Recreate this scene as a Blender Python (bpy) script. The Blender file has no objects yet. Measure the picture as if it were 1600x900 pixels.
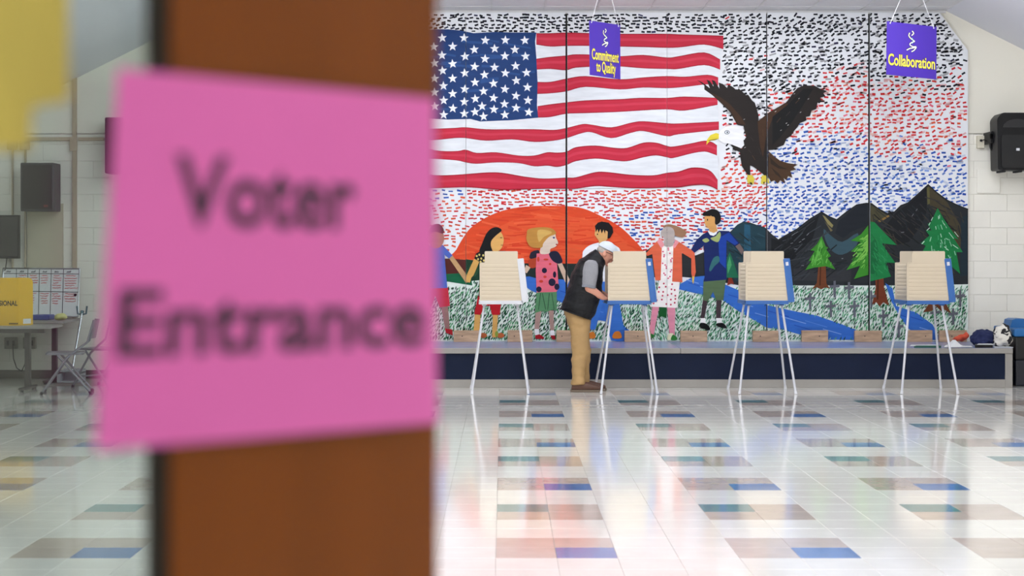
import bpy, bmesh, math, random
from mathutils import Vector, Matrix
random.seed(7)
# ------------------------------------------------------------------ camera
H, F, VX, VY = 1.5256, 2664.0, 785.0, 395.0
sc = bpy.context.scene
COL = sc.collection
cam = bpy.data.cameras.new('camera'); camo = bpy.data.objects.new('camera', cam); COL.objects.link(camo)
camo.location = (0, 0, H); camo.rotation_euler = (math.pi/2, 0, 0)
cam.sensor_width = 36; cam.lens = F/1600*36
cam.shift_x = (800-VX)/1600; cam.shift_y = -(450-VY)/1600
cam.clip_start = 0.05; cam.clip_end = 200
cam.dof.use_dof = True; cam.dof.focus_distance = 18.9; cam.dof.aperture_fstop = 4.3
sc.camera = camo
# ------------------------------------------------------------------ world, exposure
w = bpy.data.worlds.new('world'); sc.world = w; w.use_nodes = True
w.node_tree.nodes['Background'].inputs[0].default_value = (0.75, 0.8, 0.85, 1)
w.node_tree.nodes['Background'].inputs[1].default_value = 0.25
sc.view_settings.view_transform = 'Standard'; sc.view_settings.look = 'None'
sc.view_settings.exposure = 0.0; sc.view_settings.gamma = 1.0; sc.view_settings.use_curve_mapping = False
LAMP = 15.0        # brightness of the hall's ceiling panels
HALL_LAMP = 18.5    # brightness of the corridor's ceiling panel

# ------------------------------------------------------------------ helpers
def lin(c):
    return tuple((v/255/12.92 if v <= 10 else ((v/255+0.055)/1.055)**2.4) for v in c)
def P(x, y, d):
    "photo pixel at depth d -> metres"
    return Vector(((x-VX)*d/F, d, H-(y-VY)*d/F))
def px(x, d): return (x-VX)*d/F
def pz(y, d): return H-(y-VY)*d/F

MATS = {}
def mat(name, col, rough=0.5, metal=0.0, var=0.06, vs=(6, 6, 6), bump=0.0, bs=40.0, spec=0.5, emit=0.0, attr=False, coat=0.0, detail=4):
    if name in MATS: return MATS[name]
    m = bpy.data.materials.new(name); m.use_nodes = True
    nt = m.node_tree; b = nt.nodes['Principled BSDF']
    b.inputs['Roughness'].default_value = rough; b.inputs['Metallic'].default_value = metal
    b.inputs['Specular IOR Level'].default_value = spec; b.inputs['Coat Weight'].default_value = coat
    b.inputs['Coat Roughness'].default_value = 0.08
    geo = nt.nodes.new('ShaderNodeNewGeometry'); mp = nt.nodes.new('ShaderNodeMapping')
    mp.inputs['Scale'].default_value = vs; nt.links.new(geo.outputs['Position'], mp.inputs['Vector'])
    no = nt.nodes.new('ShaderNodeTexNoise'); no.inputs['Scale'].default_value = 1.0; no.inputs['Detail'].default_value = detail
    nt.links.new(mp.outputs['Vector'], no.inputs['Vector'])
    mr = nt.nodes.new('ShaderNodeMapRange'); mr.inputs['From Min'].default_value = 0.25; mr.inputs['From Max'].default_value = 0.75
    mr.inputs['To Min'].default_value = 1-var; mr.inputs['To Max'].default_value = 1+var*0.6
    nt.links.new(no.outputs['Fac'], mr.inputs['Value'])
    mx = nt.nodes.new('ShaderNodeMix'); mx.data_type = 'RGBA'; mx.blend_type = 'MULTIPLY'; mx.inputs[0].default_value = 1.0
    if attr:
        at = nt.nodes.new('ShaderNodeAttribute'); at.attribute_name = 'Col'; nt.links.new(at.outputs['Color'], mx.inputs[6])
    else:
        mx.inputs[6].default_value = lin(col)+(1,)
    cb = nt.nodes.new('ShaderNodeCombineColor')
    for i in range(3): nt.links.new(mr.outputs['Result'], cb.inputs[i])
    nt.links.new(cb.outputs['Color'], mx.inputs[7]); nt.links.new(mx.outputs[2], b.inputs['Base Color'])
    if bump:
        n2 = nt.nodes.new('ShaderNodeTexNoise'); n2.inputs['Scale'].default_value = bs; nt.links.new(geo.outputs['Position'], n2.inputs['Vector'])
        bp = nt.nodes.new('ShaderNodeBump'); bp.inputs['Strength'].default_value = 1.0; bp.inputs['Distance'].default_value = bump
        nt.links.new(n2.outputs['Fac'], bp.inputs['Height']); nt.links.new(bp.outputs['Normal'], b.inputs['Normal'])
    if emit:
        b.inputs['Emission Color'].default_value = lin(col)+(1,); b.inputs['Emission Strength'].default_value = emit
    MATS[name] = m
    return m
def glass_mat(name, tint, refl=0.06):
    m = bpy.data.materials.new(name); m.use_nodes = True; nt = m.node_tree; nt.nodes.remove(nt.nodes['Principled BSDF'])
    out = nt.nodes['Material Output']
    t = nt.nodes.new('ShaderNodeBsdfTransparent'); t.inputs[0].default_value = tint+(1,)
    g = nt.nodes.new('ShaderNodeBsdfGlossy'); g.inputs['Roughness'].default_value = 0.05
    mx = nt.nodes.new('ShaderNodeMixShader'); mx.inputs[0].default_value = refl
    nt.links.new(t.outputs[0], mx.inputs[1]); nt.links.new(g.outputs[0], mx.inputs[2]); nt.links.new(mx.outputs[0], out.inputs['Surface'])
    return m

class MB:
    def __init__(s): s.v = []; s.f = []; s.c = []
    def quad(s, a, b, c, d, col=None):
        n = len(s.v); s.v += [Vector(a), Vector(b), Vector(c), Vector(d)]; s.f.append((n, n+1, n+2, n+3)); s.c.append(col); return s
    def poly(s, pts, col=None):
        n = len(s.v); s.v += [Vector(p) for p in pts]; s.f.append(tuple(range(n, n+len(pts)))); s.c.append(col); return s
    def box(s, x0, x1, y0, y1, z0, z1, M=None, ch=0.0):
        pts = []
        if ch:
            b = bmesh.new(); bmesh.ops.create_cube(b, size=1)
            for q in b.verts: q.co = Vector(((x0+x1)/2+q.co.x*(x1-x0), (y0+y1)/2+q.co.y*(y1-y0), (z0+z1)/2+q.co.z*(z1-z0)))
            bmesh.ops.bevel(b, geom=b.edges[:], offset=ch, segments=2, profile=0.6, affect='EDGES')
            s.addbm(b, M); b.free(); return s
        for z in (z0, z1):
            for x, y in ((x0, y0), (x1, y0), (x1, y1), (x0, y1)): pts.append(Vector((x, y, z)))
        if M is not None: pts = [M @ p for p in pts]
        n = len(s.v); s.v += pts
        for f in ((3, 2, 1, 0), (4, 5, 6, 7), (0, 1, 5, 4), (1, 2, 6, 5), (2, 3, 7, 6), (3, 0, 4, 7)):
            s.f.append(tuple(n+i for i in f)); s.c.append(None)
        return s
    def addbm(s, b, M=None):
        n = len(s.v); b.verts.index_update()
        for q in b.verts: s.v.append(M @ q.co if M is not None else q.co.copy())
        for f in b.faces: s.f.append(tuple(n+q.index for q in f.verts)); s.c.append(None)
        return s
    def rings(s, rings, cap=True, closed=False):
        n0 = len(s.v); k = len(rings[0])
        for r in rings: s.v += [Vector(p) for p in r]
        m = len(rings)
        for i in range(m if closed else m-1):
            for j in range(k):
                a = n0+i*k+j; b = n0+i*k+(j+1) % k; c = n0+((i+1) % m)*k+(j+1) % k; d = n0+((i+1) % m)*k+j
                s.f.append((a, b, c, d)); s.c.append(None)
        if cap and not closed:
            s.f.append(tuple(n0+j for j in range(k-1, -1, -1))); s.c.append(None)
            s.f.append(tuple(n0+(m-1)*k+j for j in range(k))); s.c.append(None)
        return s
    def tube(s, pts, r, n=10, cap=True):
        pts = [Vector(p) for p in pts]
        rs = r if isinstance(r, (list, tuple)) else [r]*len(pts)
        rings = []; up = None
        for i, p in enumerate(pts):
            t = (pts[min(i+1, len(pts)-1)]-pts[max(i-1, 0)]).normalized()
            if up is None:
                up = Vector((0, 1, 0)) if abs(t.y) < 0.9 else Vector((1, 0, 0))
            u = (up-t*up.dot(t)).normalized(); up = u; v = t.cross(u)
            rings.append([p+(u*math.cos(2*math.pi*j/n)+v*math.sin(2*math.pi*j/n))*rs[i] for j in range(n)])
        return s.rings(rings, cap)
    def prism(s, pts, vec, col=None):
        "polygon pts (Vectors) extruded by vec"
        vec = Vector(vec); k = len(pts); n = len(s.v)
        s.v += [Vector(p) for p in pts]+[Vector(p)+vec for p in pts]
        s.f.append(tuple(range(n, n+k))); s.f.append(tuple(range(n+2*k-1, n+k-1, -1))); s.c += [col, col]
        for j in range(k):
            s.f.append((n+(j+1) % k, n+j, n+k+j, n+k+(j+1) % k)); s.c.append(col)
        return s
    def sphere(s, c, rx, ry, rz, M=None, nu=16, nv=10, fn=None):
        c = Vector(c); b = bmesh.new(); bmesh.ops.create_uvsphere(b, u_segments=nu, v_segments=nv, radius=1)
        for q in b.verts:
            p = q.co.copy()
            if fn: p = fn(p)
            p = Vector((p.x*rx, p.y*ry, p.z*rz)); q.co = c+(M @ p if M is not None else p)
        s.addbm(b); b.free(); return s
    def mesh(s, name, origin=None):
        me = bpy.data.meshes.new(name); o = Vector(origin) if origin is not None else Vector()
        me.from_pydata([tuple(p-o) for p in s.v], [], s.f)
        if any(c is not None for c in s.c):
            ca = me.color_attributes.new('Col', 'FLOAT_COLOR', 'CORNER'); i = 0
            vals = []
            for f, c in zip(s.f, s.c):
                for _ in f: vals += list(c or (1, 1, 1))+[1.0]
            ca.data.foreach_set('color', vals)
        b = bmesh.new(); b.from_mesh(me)
        if not any(c is not None for c in s.c): bmesh.ops.recalc_face_normals(b, faces=b.faces[:])
        b.to_mesh(me); b.free()
        return me
    def build(s, name, m, parent=None, origin=None, smooth=False):
        "mesh coordinates are world coordinates; origin (world) becomes the object's origin"
        base = Vector(origin) if origin is not None else (parent_origin(parent) if parent else center_base(s.v))
        me = s.mesh(name, base); me.materials.append(m)
        o = bpy.data.objects.new(name, me); COL.objects.link(o)
        if parent: o.parent = parent; o.location = base-parent_origin(parent)
        else: o.location = base
        if smooth: shade(me)
        return o
def shade(me, ang=40):
    me.polygons.foreach_set('use_smooth', [True]*len(me.polygons))
    me.set_sharp_from_angle(angle=math.radians(ang))
def parent_origin(o):
    p = Vector(o.location); q = o.parent
    while q: p = p+Vector(q.location); q = q.parent
    return p
def center_base(vs):
    xs = [p.x for p in vs]; ys = [p.y for p in vs]; zs = [p.z for p in vs]
    return Vector(((min(xs)+max(xs))/2, (min(ys)+max(ys))/2, min(zs)))
def tag(o, label=None, cat=None, group=None, kind=None):
    if label: o['label'] = label
    if cat: o['category'] = cat
    if group: o['group'] = group
    if kind: o['kind'] = kind
    return o
def empty(name, loc, label=None, cat=None, group=None, kind=None):
    o = bpy.data.objects.new(name, None); COL.objects.link(o); o.location = loc; o.empty_display_size = 0.1
    return tag(o, label, cat, group, kind)
def copy_tree(o, parent=None):
    c = o.copy(); COL.objects.link(c); c.parent = parent
    for ch in list(o.children): copy_tree(ch, c)
    return c
def rotz(a): return Matrix.Rotation(a, 4, 'Z')
def text_polys(txt, bold=0.0):
    "letter outlines as (verts2d, faces), width/height normalised so that cap height = 1"
    cu = bpy.data.curves.new('t', 'FONT'); cu.body = txt; cu.size = 1.0; cu.offset = bold; cu.resolution_u = 4
    ob = bpy.data.objects.new('t', cu); COL.objects.link(ob)
    dg = bpy.context.evaluated_depsgraph_get(); me = bpy.data.meshes.new_from_object(ob.evaluated_get(dg))
    vs = [(p.co.x, p.co.y) for p in me.vertices]; fs = [tuple(f.vertices) for f in me.polygons]
    bpy.data.objects.remove(ob); bpy.data.curves.remove(cu); bpy.data.meshes.remove(me)
    x0 = min(v[0] for v in vs); x1 = max(v[0] for v in vs)
    return [((v[0]-x0)/(x1-x0), v[1]) for v in vs], fs
def lay_text(mb, txt, fn, bold=0.0, col=None):
    "fn(u in 0..1, y in em) -> world point"
    vs, fs = text_polys(txt, bold); n = len(mb.v)
    mb.v += [Vector(fn(u, y)) for u, y in vs]
    for f in fs: mb.f.append(tuple(n+i for i in f)); mb.c.append(col)

# ------------------------------------------------------------------ palette
M_wall = mat('painted_block', (242, 239, 228), 0.45, var=0.03, vs=(3, 3, 3), bump=0.0012, bs=90)
M_mortar = mat('mortar_paint', (226, 223, 212), 0.6, var=0.03)
M_smoothwall = mat('smooth_wall_paint', (236, 232, 218), 0.5, var=0.02, vs=(1, 1, 1))
M_ceil = mat('ceiling_board', (226, 226, 228), 0.8, var=0.04, vs=(20, 20, 20))
M_tbar = mat('ceiling_grid_metal', (214, 214, 214), 0.4, var=0.02)
M_slope = mat('sloped_ceiling_paint', (222, 224, 230), 0.7, var=0.02, vs=(1, 1, 1))
M_paint = mat('mural_paint', (255, 255, 255), 0.5, var=0.09, vs=(5, 5, 30), attr=True, detail=2, spec=0.15)
M_print = mat('printed_ink', (255, 255, 255), 0.5, var=0.05, attr=True)
M_board = mat('mural_board', (229, 231, 236), 0.5, var=0.03, vs=(2, 2, 2))
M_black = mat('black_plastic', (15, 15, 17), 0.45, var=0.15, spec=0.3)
M_navy = mat('navy_riser', (16, 28, 54), 0.55, var=0.1, spec=0.2)
M_trimgrey = mat('grey_vinyl_trim', (158, 154, 148), 0.4, var=0.06)
M_deck = mat('stage_deck_vinyl', (142, 154, 198), 0.22, var=0.08, vs=(3, 3, 3))
M_alu = mat('white_metal_leg', (206, 207, 213), 0.3, var=0.03)
M_tan = mat('tan_plastic', (207, 192, 168), 0.45, var=0.02)
M_bluepl = mat('blue_plastic', (52, 102, 170), 0.4, var=0.06)
M_whitepl = mat('white_plastic', (212, 213, 218), 0.4, var=0.03)
M_rubber = mat('dark_rubber', (40, 40, 42), 0.7)
M_pine = mat('pine_block', (192, 160, 130), 0.6, var=0.35, vs=(6, 6, 40), bump=0.001, bs=60)
M_doorwood = mat('door_wood', (126, 66, 11), 0.4, var=0.14, vs=(14, 14, 1.2), spec=0.2)
M_greymetal = mat('grey_painted_metal', (140, 142, 146), 0.4, 0.3)
M_chrome = mat('chrome', (210, 212, 216), 0.18, 0.9)
M_string = mat('white_cord', (235, 235, 238), 0.7)

# ================================================================== SETTING
T = 0.3048
WY = 20.75                      # back wall
XL, XR = -6.6, 8.45             # side walls
CXL, CXR, CZ = -3.54, 5.39, 4.47
SL = 0.5
def ceil_z(x):
    if x < CXL: return CZ-(CXL-x)*SL
    if x > CXR: return CZ-(x-CXR)*SL
    return CZ
FY = 0.42                       # front wall (with the doorway the camera looks through)
# ---- floor
M_tile = mat('vinyl_tile_white', (244, 241, 234), 0.11, var=0.05, vs=(5, 5, 5), bump=0.00022, bs=5.0, spec=0.9, coat=0.5)
M_tiletan = mat('vinyl_tile_taupe', (206, 191, 180), 0.11, var=0.09, vs=(7, 7, 7), bump=0.00022, bs=5.0, spec=0.9, coat=0.5)
M_tileblue = mat('vinyl_tile_blue', (80, 128, 190), 0.11, var=0.12, vs=(7, 7, 7), bump=0.00022, bs=5.0, spec=0.9, coat=0.5)
M_tileteal = mat('vinyl_tile_teal', (106, 152, 156), 0.11, var=0.12, vs=(7, 7, 7), bump=0.00022, bs=5.0, spec=0.9, coat=0.5)
M_slab = mat('floor_adhesive', (150, 146, 138), 0.7)
floor = MB().box(XL-0.1, XR+0.1, -3.5, WY+0.1, -0.15, -0.003).build('floor', M_slab, origin=(0, 0, 0)); tag(floor, 'glossy white vinyl tile floor with taupe, blue and teal accent tiles', kind='structure')
def tile_mb(cx=0, cy=0, mb=None):
    mb = mb or MB(); g = 0.0006; c = 0.0012; h = T/2-g
    n = len(mb.v)
    for r, z in ((h, -0.003), (h-c*0.3, -0.0006), (h-c, 0.0)):
        for sx, sy in ((-1, -1), (1, -1), (1, 1), (-1, 1)): mb.v.append(Vector((cx+sx*r, cy+sy*r, z)))
    for k in range(2):
        for j in range(4):
            mb.f.append((n+4*k+j, n+4*k+(j+1) % 4, n+4*k+4+(j+1) % 4, n+4*k+4+j)); mb.c.append(None)
    mb.f.append((n+8, n+9, n+10, n+11)); mb.c.append(None)
    return mb
TX0, TY0 = -0.106, 27.95        # tile grid phase, in tiles
def tile_kind(i, j):
    bi, bj = i % 4, j % 4
    if bi < 2 and bj < 2:
        odd = (j//4) % 2
        if not odd and bi == 1 and bj == 0: return 'blue'
        if odd and bi == 0 and bj == 1: return 'teal'
        return 'tan'
    return 'white'
tiles = []
for i in range(-22, 29):
    for j in range(-39, 36):
        cx, cy = (TX0+i+0.5)*T, (TY0+j+0.5)*T
        if cx < XL-0.16 or cx > XR+0.16 or cy > 20.9 or cy < -3.3: continue
        k = tile_kind(i, j)
        vis = False; area = 0
        if 7.6 < cy < 19.3 or (cy < 20.8 and cx < -1.6):
            sx = VX+cx*F/cy; sy = VY+H*F/cy
            if -60 < sx < 1660 and sy < 930 and not (245 < sx < 670 and cy > 7):
                vis = True; area = 1/cy**3
        tiles.append((vis, area, k, cx, cy))
meshes = {}
for k, m in (('white', M_tile), ('tan', M_tiletan), ('blue', M_tileblue), ('teal', M_tileteal)):
    me = tile_mb().mesh('floor_tile'); me.materials.append(m); meshes[k] = me
rest = {k: MB() for k in meshes}
wh = sorted([t for t in tiles if t[0] and t[2] == 'white'], key=lambda t: -t[1])
keep = set((t[3], t[4]) for t in wh[:300])
acc = sorted([t for t in tiles if t[0] and t[2] != 'white'], key=lambda t: -t[1])
keep |= set((t[3], t[4]) for t in acc[:300])
for vis, a, k, cx, cy in tiles:
    if (cx, cy) in keep:
        o = bpy.data.objects.new('floor_tile' if k == 'white' else 'accent_tile', meshes[k]); COL.objects.link(o); o.parent = floor; o.location = (cx, cy, 0)
    else: tile_mb(cx, cy, rest[k])
for k, m in (('white', M_tile), ('tan', M_tiletan), ('blue', M_tileblue), ('teal', M_tileteal)):
    tag(rest[k].build('floor_tiling', m, floor), kind='stuff')

# ---- walls
BH, BL = 0.2032, 0.4064
M_base = mat('dark_vinyl_base', (92, 86, 80), 0.5)
def gable(x0, x1, y, z0):
    pts = [Vector((x0, y, z0)), Vector((x1, y, z0)), Vector((x1, y, ceil_z(x1)+0.03))]
    if x1 > CXR > x0: pts.append(Vector((CXR, y, CZ+0.03)))
    if x0 < CXL < x1: pts.append(Vector((CXL, y, CZ+0.03)))
    pts.append(Vector((x0, y, ceil_z(x0)+0.03)))
    return pts
wall_back = MB().prism(gable(XL-0.1, XR+0.1, WY, -0.02), (0, 0.15, 0)).build('wall_back', M_mortar, origin=(0, WY, 0)); tag(wall_back, 'cream painted concrete block wall behind the mural', kind='structure')
ZB = BH*14.65
MB().prism(gable(XL, XR, WY-0.012, ZB), (0, 0.012, 0)).build('upper_wall_panel', M_smoothwall, wall_back)
def block_mesh(L):
    return MB().box(-L/2+0.0025, L/2-0.0025, -0.0065, 0.006, 0.0025, BH-0.0025, ch=0.003).mesh('concrete_block')
bm_full, bm_half = block_mesh(BL), block_mesh(BL/2)
for me in (bm_full, bm_half): me.materials.append(M_wall)
def place_blocks(xa, xb):
    for r in range(15):
        if r*BH >= ZB-0.05: break
        x = xa-(BL/2 if r % 2 else 0)
        while x < xb-0.01:
            lo, hi = max(x, xa), min(x+BL, xb)
            if hi-lo > 0.1:
                me = bm_full if hi-lo > 0.3 else bm_half
                o = bpy.data.objects.new('concrete_block', me); COL.objects.link(o); o.parent = wall_back; o.location = ((lo+hi)/2, 0, r*BH)
            x += BL
place_blocks(5.53-BL/2, 5.53+BL*3.5); place_blocks(XL, XL+BL*12.5)
wl = MB().box(XL-0.15, XL, FY, WY, -0.02, ceil_z(XL)+0.05).build('wall_left', M_wall); tag(wl, 'cream block side wall', kind='structure')
wr = MB().box(XR, XR+0.15, FY, WY, -0.02, ceil_z(XR)+0.05).build('wall_right', M_wall); tag(wr, 'cream block side wall', kind='structure')
DX0, DX1, DZ = -0.68, 1.22, 2.2
wf = MB()
pts = gable(XL-0.1, XR+0.1, FY-0.15, 0)
wf.prism([Vector((XL-0.1, FY-0.15, 0)), Vector((DX0, FY-0.15, 0)), Vector((DX0, FY-0.15, CZ+0.02)), Vector((CXL, FY-0.15, CZ+0.02)), Vector((XL-0.1, FY-0.15, ceil_z(XL-0.1)))], (0, 0.15, 0))
wf.prism([Vector((DX1, FY-0.15, 0)), Vector((XR+0.1, FY-0.15, 0)), Vector((XR+0.1, FY-0.15, ceil_z(XR+0.1))), Vector((CXR, FY-0.15, CZ+0.02)), Vector((DX1, FY-0.15, CZ+0.02))], (0, 0.15, 0))
wf.box(DX0, DX1, FY-0.15, FY, DZ, CZ+0.02)
tag(wf.build('wall_front', M_smoothwall), 'wall with the doorway into the hall', kind='structure')
bb = MB().box(XL, -1.9, WY-0.03, WY-0.009, 0, 0.10).build('baseboard_back', M_base); tag(bb, 'dark vinyl baseboard along the block wall', kind='structure')
# corridor behind the camera
cor = MB().box(-3.2, -3.05, -3.4, FY-0.15, 0, 2.75).box(3.05, 3.2, -3.4, FY-0.15, 0, 2.75).box(-3.2, 3.2, -3.4, -3.25, 0, 2.75)
tag(cor.build('wall_corridor', M_smoothwall), 'corridor walls outside the hall', kind='structure')
tag(MB().box(-3.2, 3.2, -3.4, FY-0.15, 2.75, 2.85).build('ceiling_corridor', M_ceil), 'corridor ceiling', kind='structure')
# ---- ceiling
ceil = MB().box(CXL, CXR, FY, WY, CZ+0.015, CZ+0.12).build('ceiling', M_ceil, origin=(0, WY, CZ)); tag(ceil, 'white suspended tile ceiling with sloping sides', kind='structure')
MB().prism([Vector((CXR, FY, CZ)), Vector((XR+0.1, FY, ceil_z(XR+0.1))), Vector((XR+0.1, FY, ceil_z(XR+0.1)+0.1)), Vector((CXR, FY, CZ+0.1))], (0, WY-FY, 0)).build('sloped_panel', M_slope, ceil)
MB().prism([Vector((CXL, FY, CZ)), Vector((XL-0.1, FY, ceil_z(XL-0.1))), Vector((XL-0.1, FY, ceil_z(XL-0.1)+0.1)), Vector((CXL, FY, CZ+0.1))], (0, WY-FY, 0)).build('sloped_panel', M_slope, ceil)
TW, TL_ = 0.64, 0.64
ct = MB().box(-TW/2+0.012, TW/2-0.012, -TL_/2+0.012, TL_/2-0.012, 0.004, 0.014, ch=0.003).mesh('ceiling_tile'); ct.materials.append(M_ceil)
cx0 = px(768, 20.55)-TW*7
ctr = MB(); bars = MB()
xi = 0
x = cx0
while x < CXR-0.05:
    for r in range(0, 60):
        yc = WY+0.29-TL_*(r+0.5)
        if yc < FY+0.3: break
        if r < 4:
            o = bpy.data.objects.new('ceiling_tile', ct); COL.objects.link(o); o.parent = ceil; o.location = (x+TW/2, yc-WY, 0)
        else: ctr.box(x+0.012, x+TW-0.012, yc-TL_/2+0.012, yc+TL_/2-0.012, CZ+0.004, CZ+0.014)
    bars.box(x-0.011, x+0.011, FY+0.01, WY-0.013, CZ-0.002, CZ+0.012); x += TW
tag(ctr.build('ceiling_tiling', M_ceil, ceil), kind='stuff')
for r in range(0, 63):
    yy = WY+0.29-TL_*r
    if WY-0.02 > yy > FY: bars.box(CXL, CXR, yy-0.011, yy+0.011, CZ-0.001, CZ+0.011)
tag(bars.build('ceiling_grid', M_tbar, ceil), kind='stuff')
MB().box(CXL, CXR, WY-0.035, WY-0.013, CZ-0.03, CZ).build('wall_angle', M_tbar, ceil)

# ---- ceiling lights (above the frame)
M_lamp = mat('lamp_diffuser', (246, 249, 255), 0.5, var=0.0, emit=LAMP)
first = None
for ix in range(4):
    for iy in range(7):
        x, y = -2.75+ix*2.45, 2.4+iy*2.62
        if first is None:
            first = empty('ceiling_light', (x, y, CZ-0.2), 'surface mounted fluorescent ceiling light of the hall', 'ceiling light', 'hall ceiling lights')
            MB().box(x-0.64, x+0.64, y-0.16, y+0.16, CZ-0.04, CZ-0.004, ch=0.006).build('housing', M_tbar, first)
            prof = [(-.16, 0), (-.16, -.10), (-.12, -.15), (.12, -.15), (.16, -.10), (.16, 0)]
            MB().prism([Vector((x-0.62, y+a, CZ-0.04+b)) for a, b in prof], (1.24, 0, 0)).build('diffuser', M_lamp, first)
        else:
            c = copy_tree(first); c.location = (x, y, CZ-0.2)
M_lamp2 = mat('corridor_lamp_diffuser', (246, 249, 255), 0.5, var=0.0, emit=HALL_LAMP)
cl = empty('ceiling_light', (0.9, -1.3, 2.70), 'recessed fluorescent ceiling light of the corridor', 'ceiling light')
MB().box(0.3, 1.5, -1.62, -0.98, 2.735, 2.749).build('housing', M_tbar, cl)
MB().box(0.33, 1.47, -1.59, -1.01, 2.715, 2.734).build('diffuser', M_lamp2, cl)

# ================================================================== STAGE
SY = 19.26; SZ = 0.4484; SX0, SX1 = -1.75, px(1582, SY)
stage = empty('stage_platform', ((SX0+SX1)/2, 20, 0), 'low stage platform with navy riser and grey edging below the mural', 'stage')
seam = px(1063, SY)
for a, b in ((SX0, seam-0.002), (seam+0.002, SX1)):
    MB().box(a, b, SY+0.02, WY-0.01, SZ-0.03, SZ, ch=0.003).build('deck_panel', M_deck, stage)
    MB().box(a, b, SY-0.02, SY+0.02, SZ-0.060, SZ-0.001, ch=0.006).build('nosing', M_trimgrey, stage)
MB().box(SX0+0.05, SX1-0.08, SY+0.012, SY+0.05, 0.09, SZ-0.058).build('riser_panel', M_navy, stage)
MB().box(SX0, SX1-0.08, SY, SY+0.04, 0, 0.094, ch=0.004).build('base_trim', M_trimgrey, stage)
MB().box(SX1-0.082, SX1, SY-0.005, SY+0.05, 0, SZ-0.06, ch=0.004).build('corner_post', M_trimgrey, stage)
MB().box(SX0, SX0+0.05, SY-0.005, SY+0.05, 0, SZ-0.06, ch=0.004).build('corner_post', M_trimgrey, stage)
MB().box(SX1-0.03, SX1-0.005, SY+0.05, WY-0.01, 0, SZ-0.03).build('side_panel', M_navy, stage)
MB().box(SX0+0.005, SX0+0.03, SY+0.05, WY-0.01, 0, SZ-0.03).build('side_panel', M_navy, stage)

# ================================================================== MURAL
MD = 20.69                      # depth of the painted face
mural = empty('mural', (px(1042, MD), MD, SZ), 'wide painted panel mural with flag, eagle, children, sunset and mountains', 'mural')
SEAMS = [(728, 0.3), (885, 1.45), (1042, 0.2), (1198, 0.9), (1358, 1.5)]
CLIP = [(1468, 19), (1513, 79)]
edges = [571]+[s[0] for s in SEAMS]+[1512.5]
gap = [0]+[s[1] for s in SEAMS]+[0]
YB = 533.5
for k in range(6):
    a, b = edges[k]+gap[k], edges[k+1]-gap[k+1]
    poly = [(a, YB), (b, YB), (b, 19.5), (a, 19.5)]
    if k == 5: poly = [(a, YB), (b, YB), (b, 79), (1468, 19.5), (a, 19.5)]
    pts = [P(x, y, MD) for x, y in poly]
    for p in pts:
        if p.z < SZ+0.02: p.z = SZ+0.002
    MB().prism(pts, (0, 0.03, 0)).build('panel', M_board, mural)
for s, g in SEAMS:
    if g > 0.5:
        MB().box(px(s-3, MD), px(s+3, MD), MD+0.032, MD+0.05, SZ+0.002, pz(21, MD)).build('seam_shade_strip', M_black, mural)  # added black strip stands in for the shadow in the open panel gap

def spline(pts, n=5, closed=True):
    out = []; m = len(pts)
    for i in range(m if closed else m-1):
        p0 = pts[(i-1) % m] if closed or i > 0 else pts[0]; p1 = pts[i]; p2 = pts[(i+1) % m]; p3 = pts[(i+2) % m] if closed or i+2 < m else pts[-1]
        for k in range(n):
            t = k/n
            out.append(tuple(0.5*(2*p1[c]+(p2[c]-p0[c])*t+(2*p0[c]-5*p1[c]+4*p2[c]-p3[c])*t*t+(3*p1[c]-p0[c]-3*p2[c]+p3[c])*t**3) for c in (0, 1)))
    if not closed: out.append(pts[-1])
    return out
def ell(x, y, rx, ry=None, n=16, rot=0):
    ry = ry or rx
    return [(x+rx*math.cos(a)*math.cos(rot)-ry*math.sin(a)*math.sin(rot), y+rx*math.cos(a)*math.sin(rot)+ry*math.sin(a)*math.cos(rot)) for a in [2*math.pi*i/n for i in range(n)]]
LAYER = [0]
def paint(name, shapes, parent=mural, kind=None, step=True):
    "shapes: list of (rgb, [(x,y)..]) in order, later ones on top; split at the panel seams"
    mb = MB()
    for col, pts in shapes:
        if step: LAYER[0] += 1
        y = MD-0.0003-0.000016*LAYER[0]
        ar = sum(pts[i-1][0]*pts[i][1]-pts[i][0]*pts[i-1][1] for i in range(len(pts)))
        if ar > 0: pts = pts[::-1]
        q = []
        for x, yy in pts:
            p = P(x, yy, MD); q.append(Vector((p.x, y, max(p.z, SZ+0.004))))
        lc_ = lin(col); k_ = .74+.26*min(1, sum(lc_)/2.6); mb.poly(q, tuple(v*k_ for v in lc_))
    if not step: LAYER[0] += 1
    o = mb.build(name, M_paint, parent, origin=None)
    me = o.data; b = bmesh.new(); b.from_mesh(me)
    off = parent_origin(parent) if parent else Vector()
    xs = [v.co.x+off.x for v in b.verts]; lo, hi = min(xs), max(xs)
    for s, g in SEAMS+[(1512.5, -1)]:
        if g < 0: cuts = [px(s, MD)]
        else: cuts = [px(s-g, MD), px(s+g, MD)]
        if cuts[-1] < lo or cuts[0] > hi: continue
        for c in cuts:
            bmesh.ops.bisect_plane(b, geom=b.verts[:]+b.edges[:]+b.faces[:], plane_co=(c-off.x, 0, 0), plane_no=(1, 0, 0))
        kill = [f for f in b.faces if (cuts[0] < f.calc_center_median().x+off.x and (g < 0 or f.calc_center_median().x+off.x < cuts[1]))]
        bmesh.ops.delete(b, geom=kill, context='FACES')
    bmesh.ops.triangulate(b, faces=[f for f in b.faces if len(f.verts) > 4])
    b.to_mesh(me); b.free()
    if kind: o['kind'] = kind
    return o
R = random.Random(11)
def jit(c, a=14):
    d = R.uniform(-a, a); return tuple(max(4, min(250, v+d+R.uniform(-a/3, a/3))) for v in c)
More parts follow.
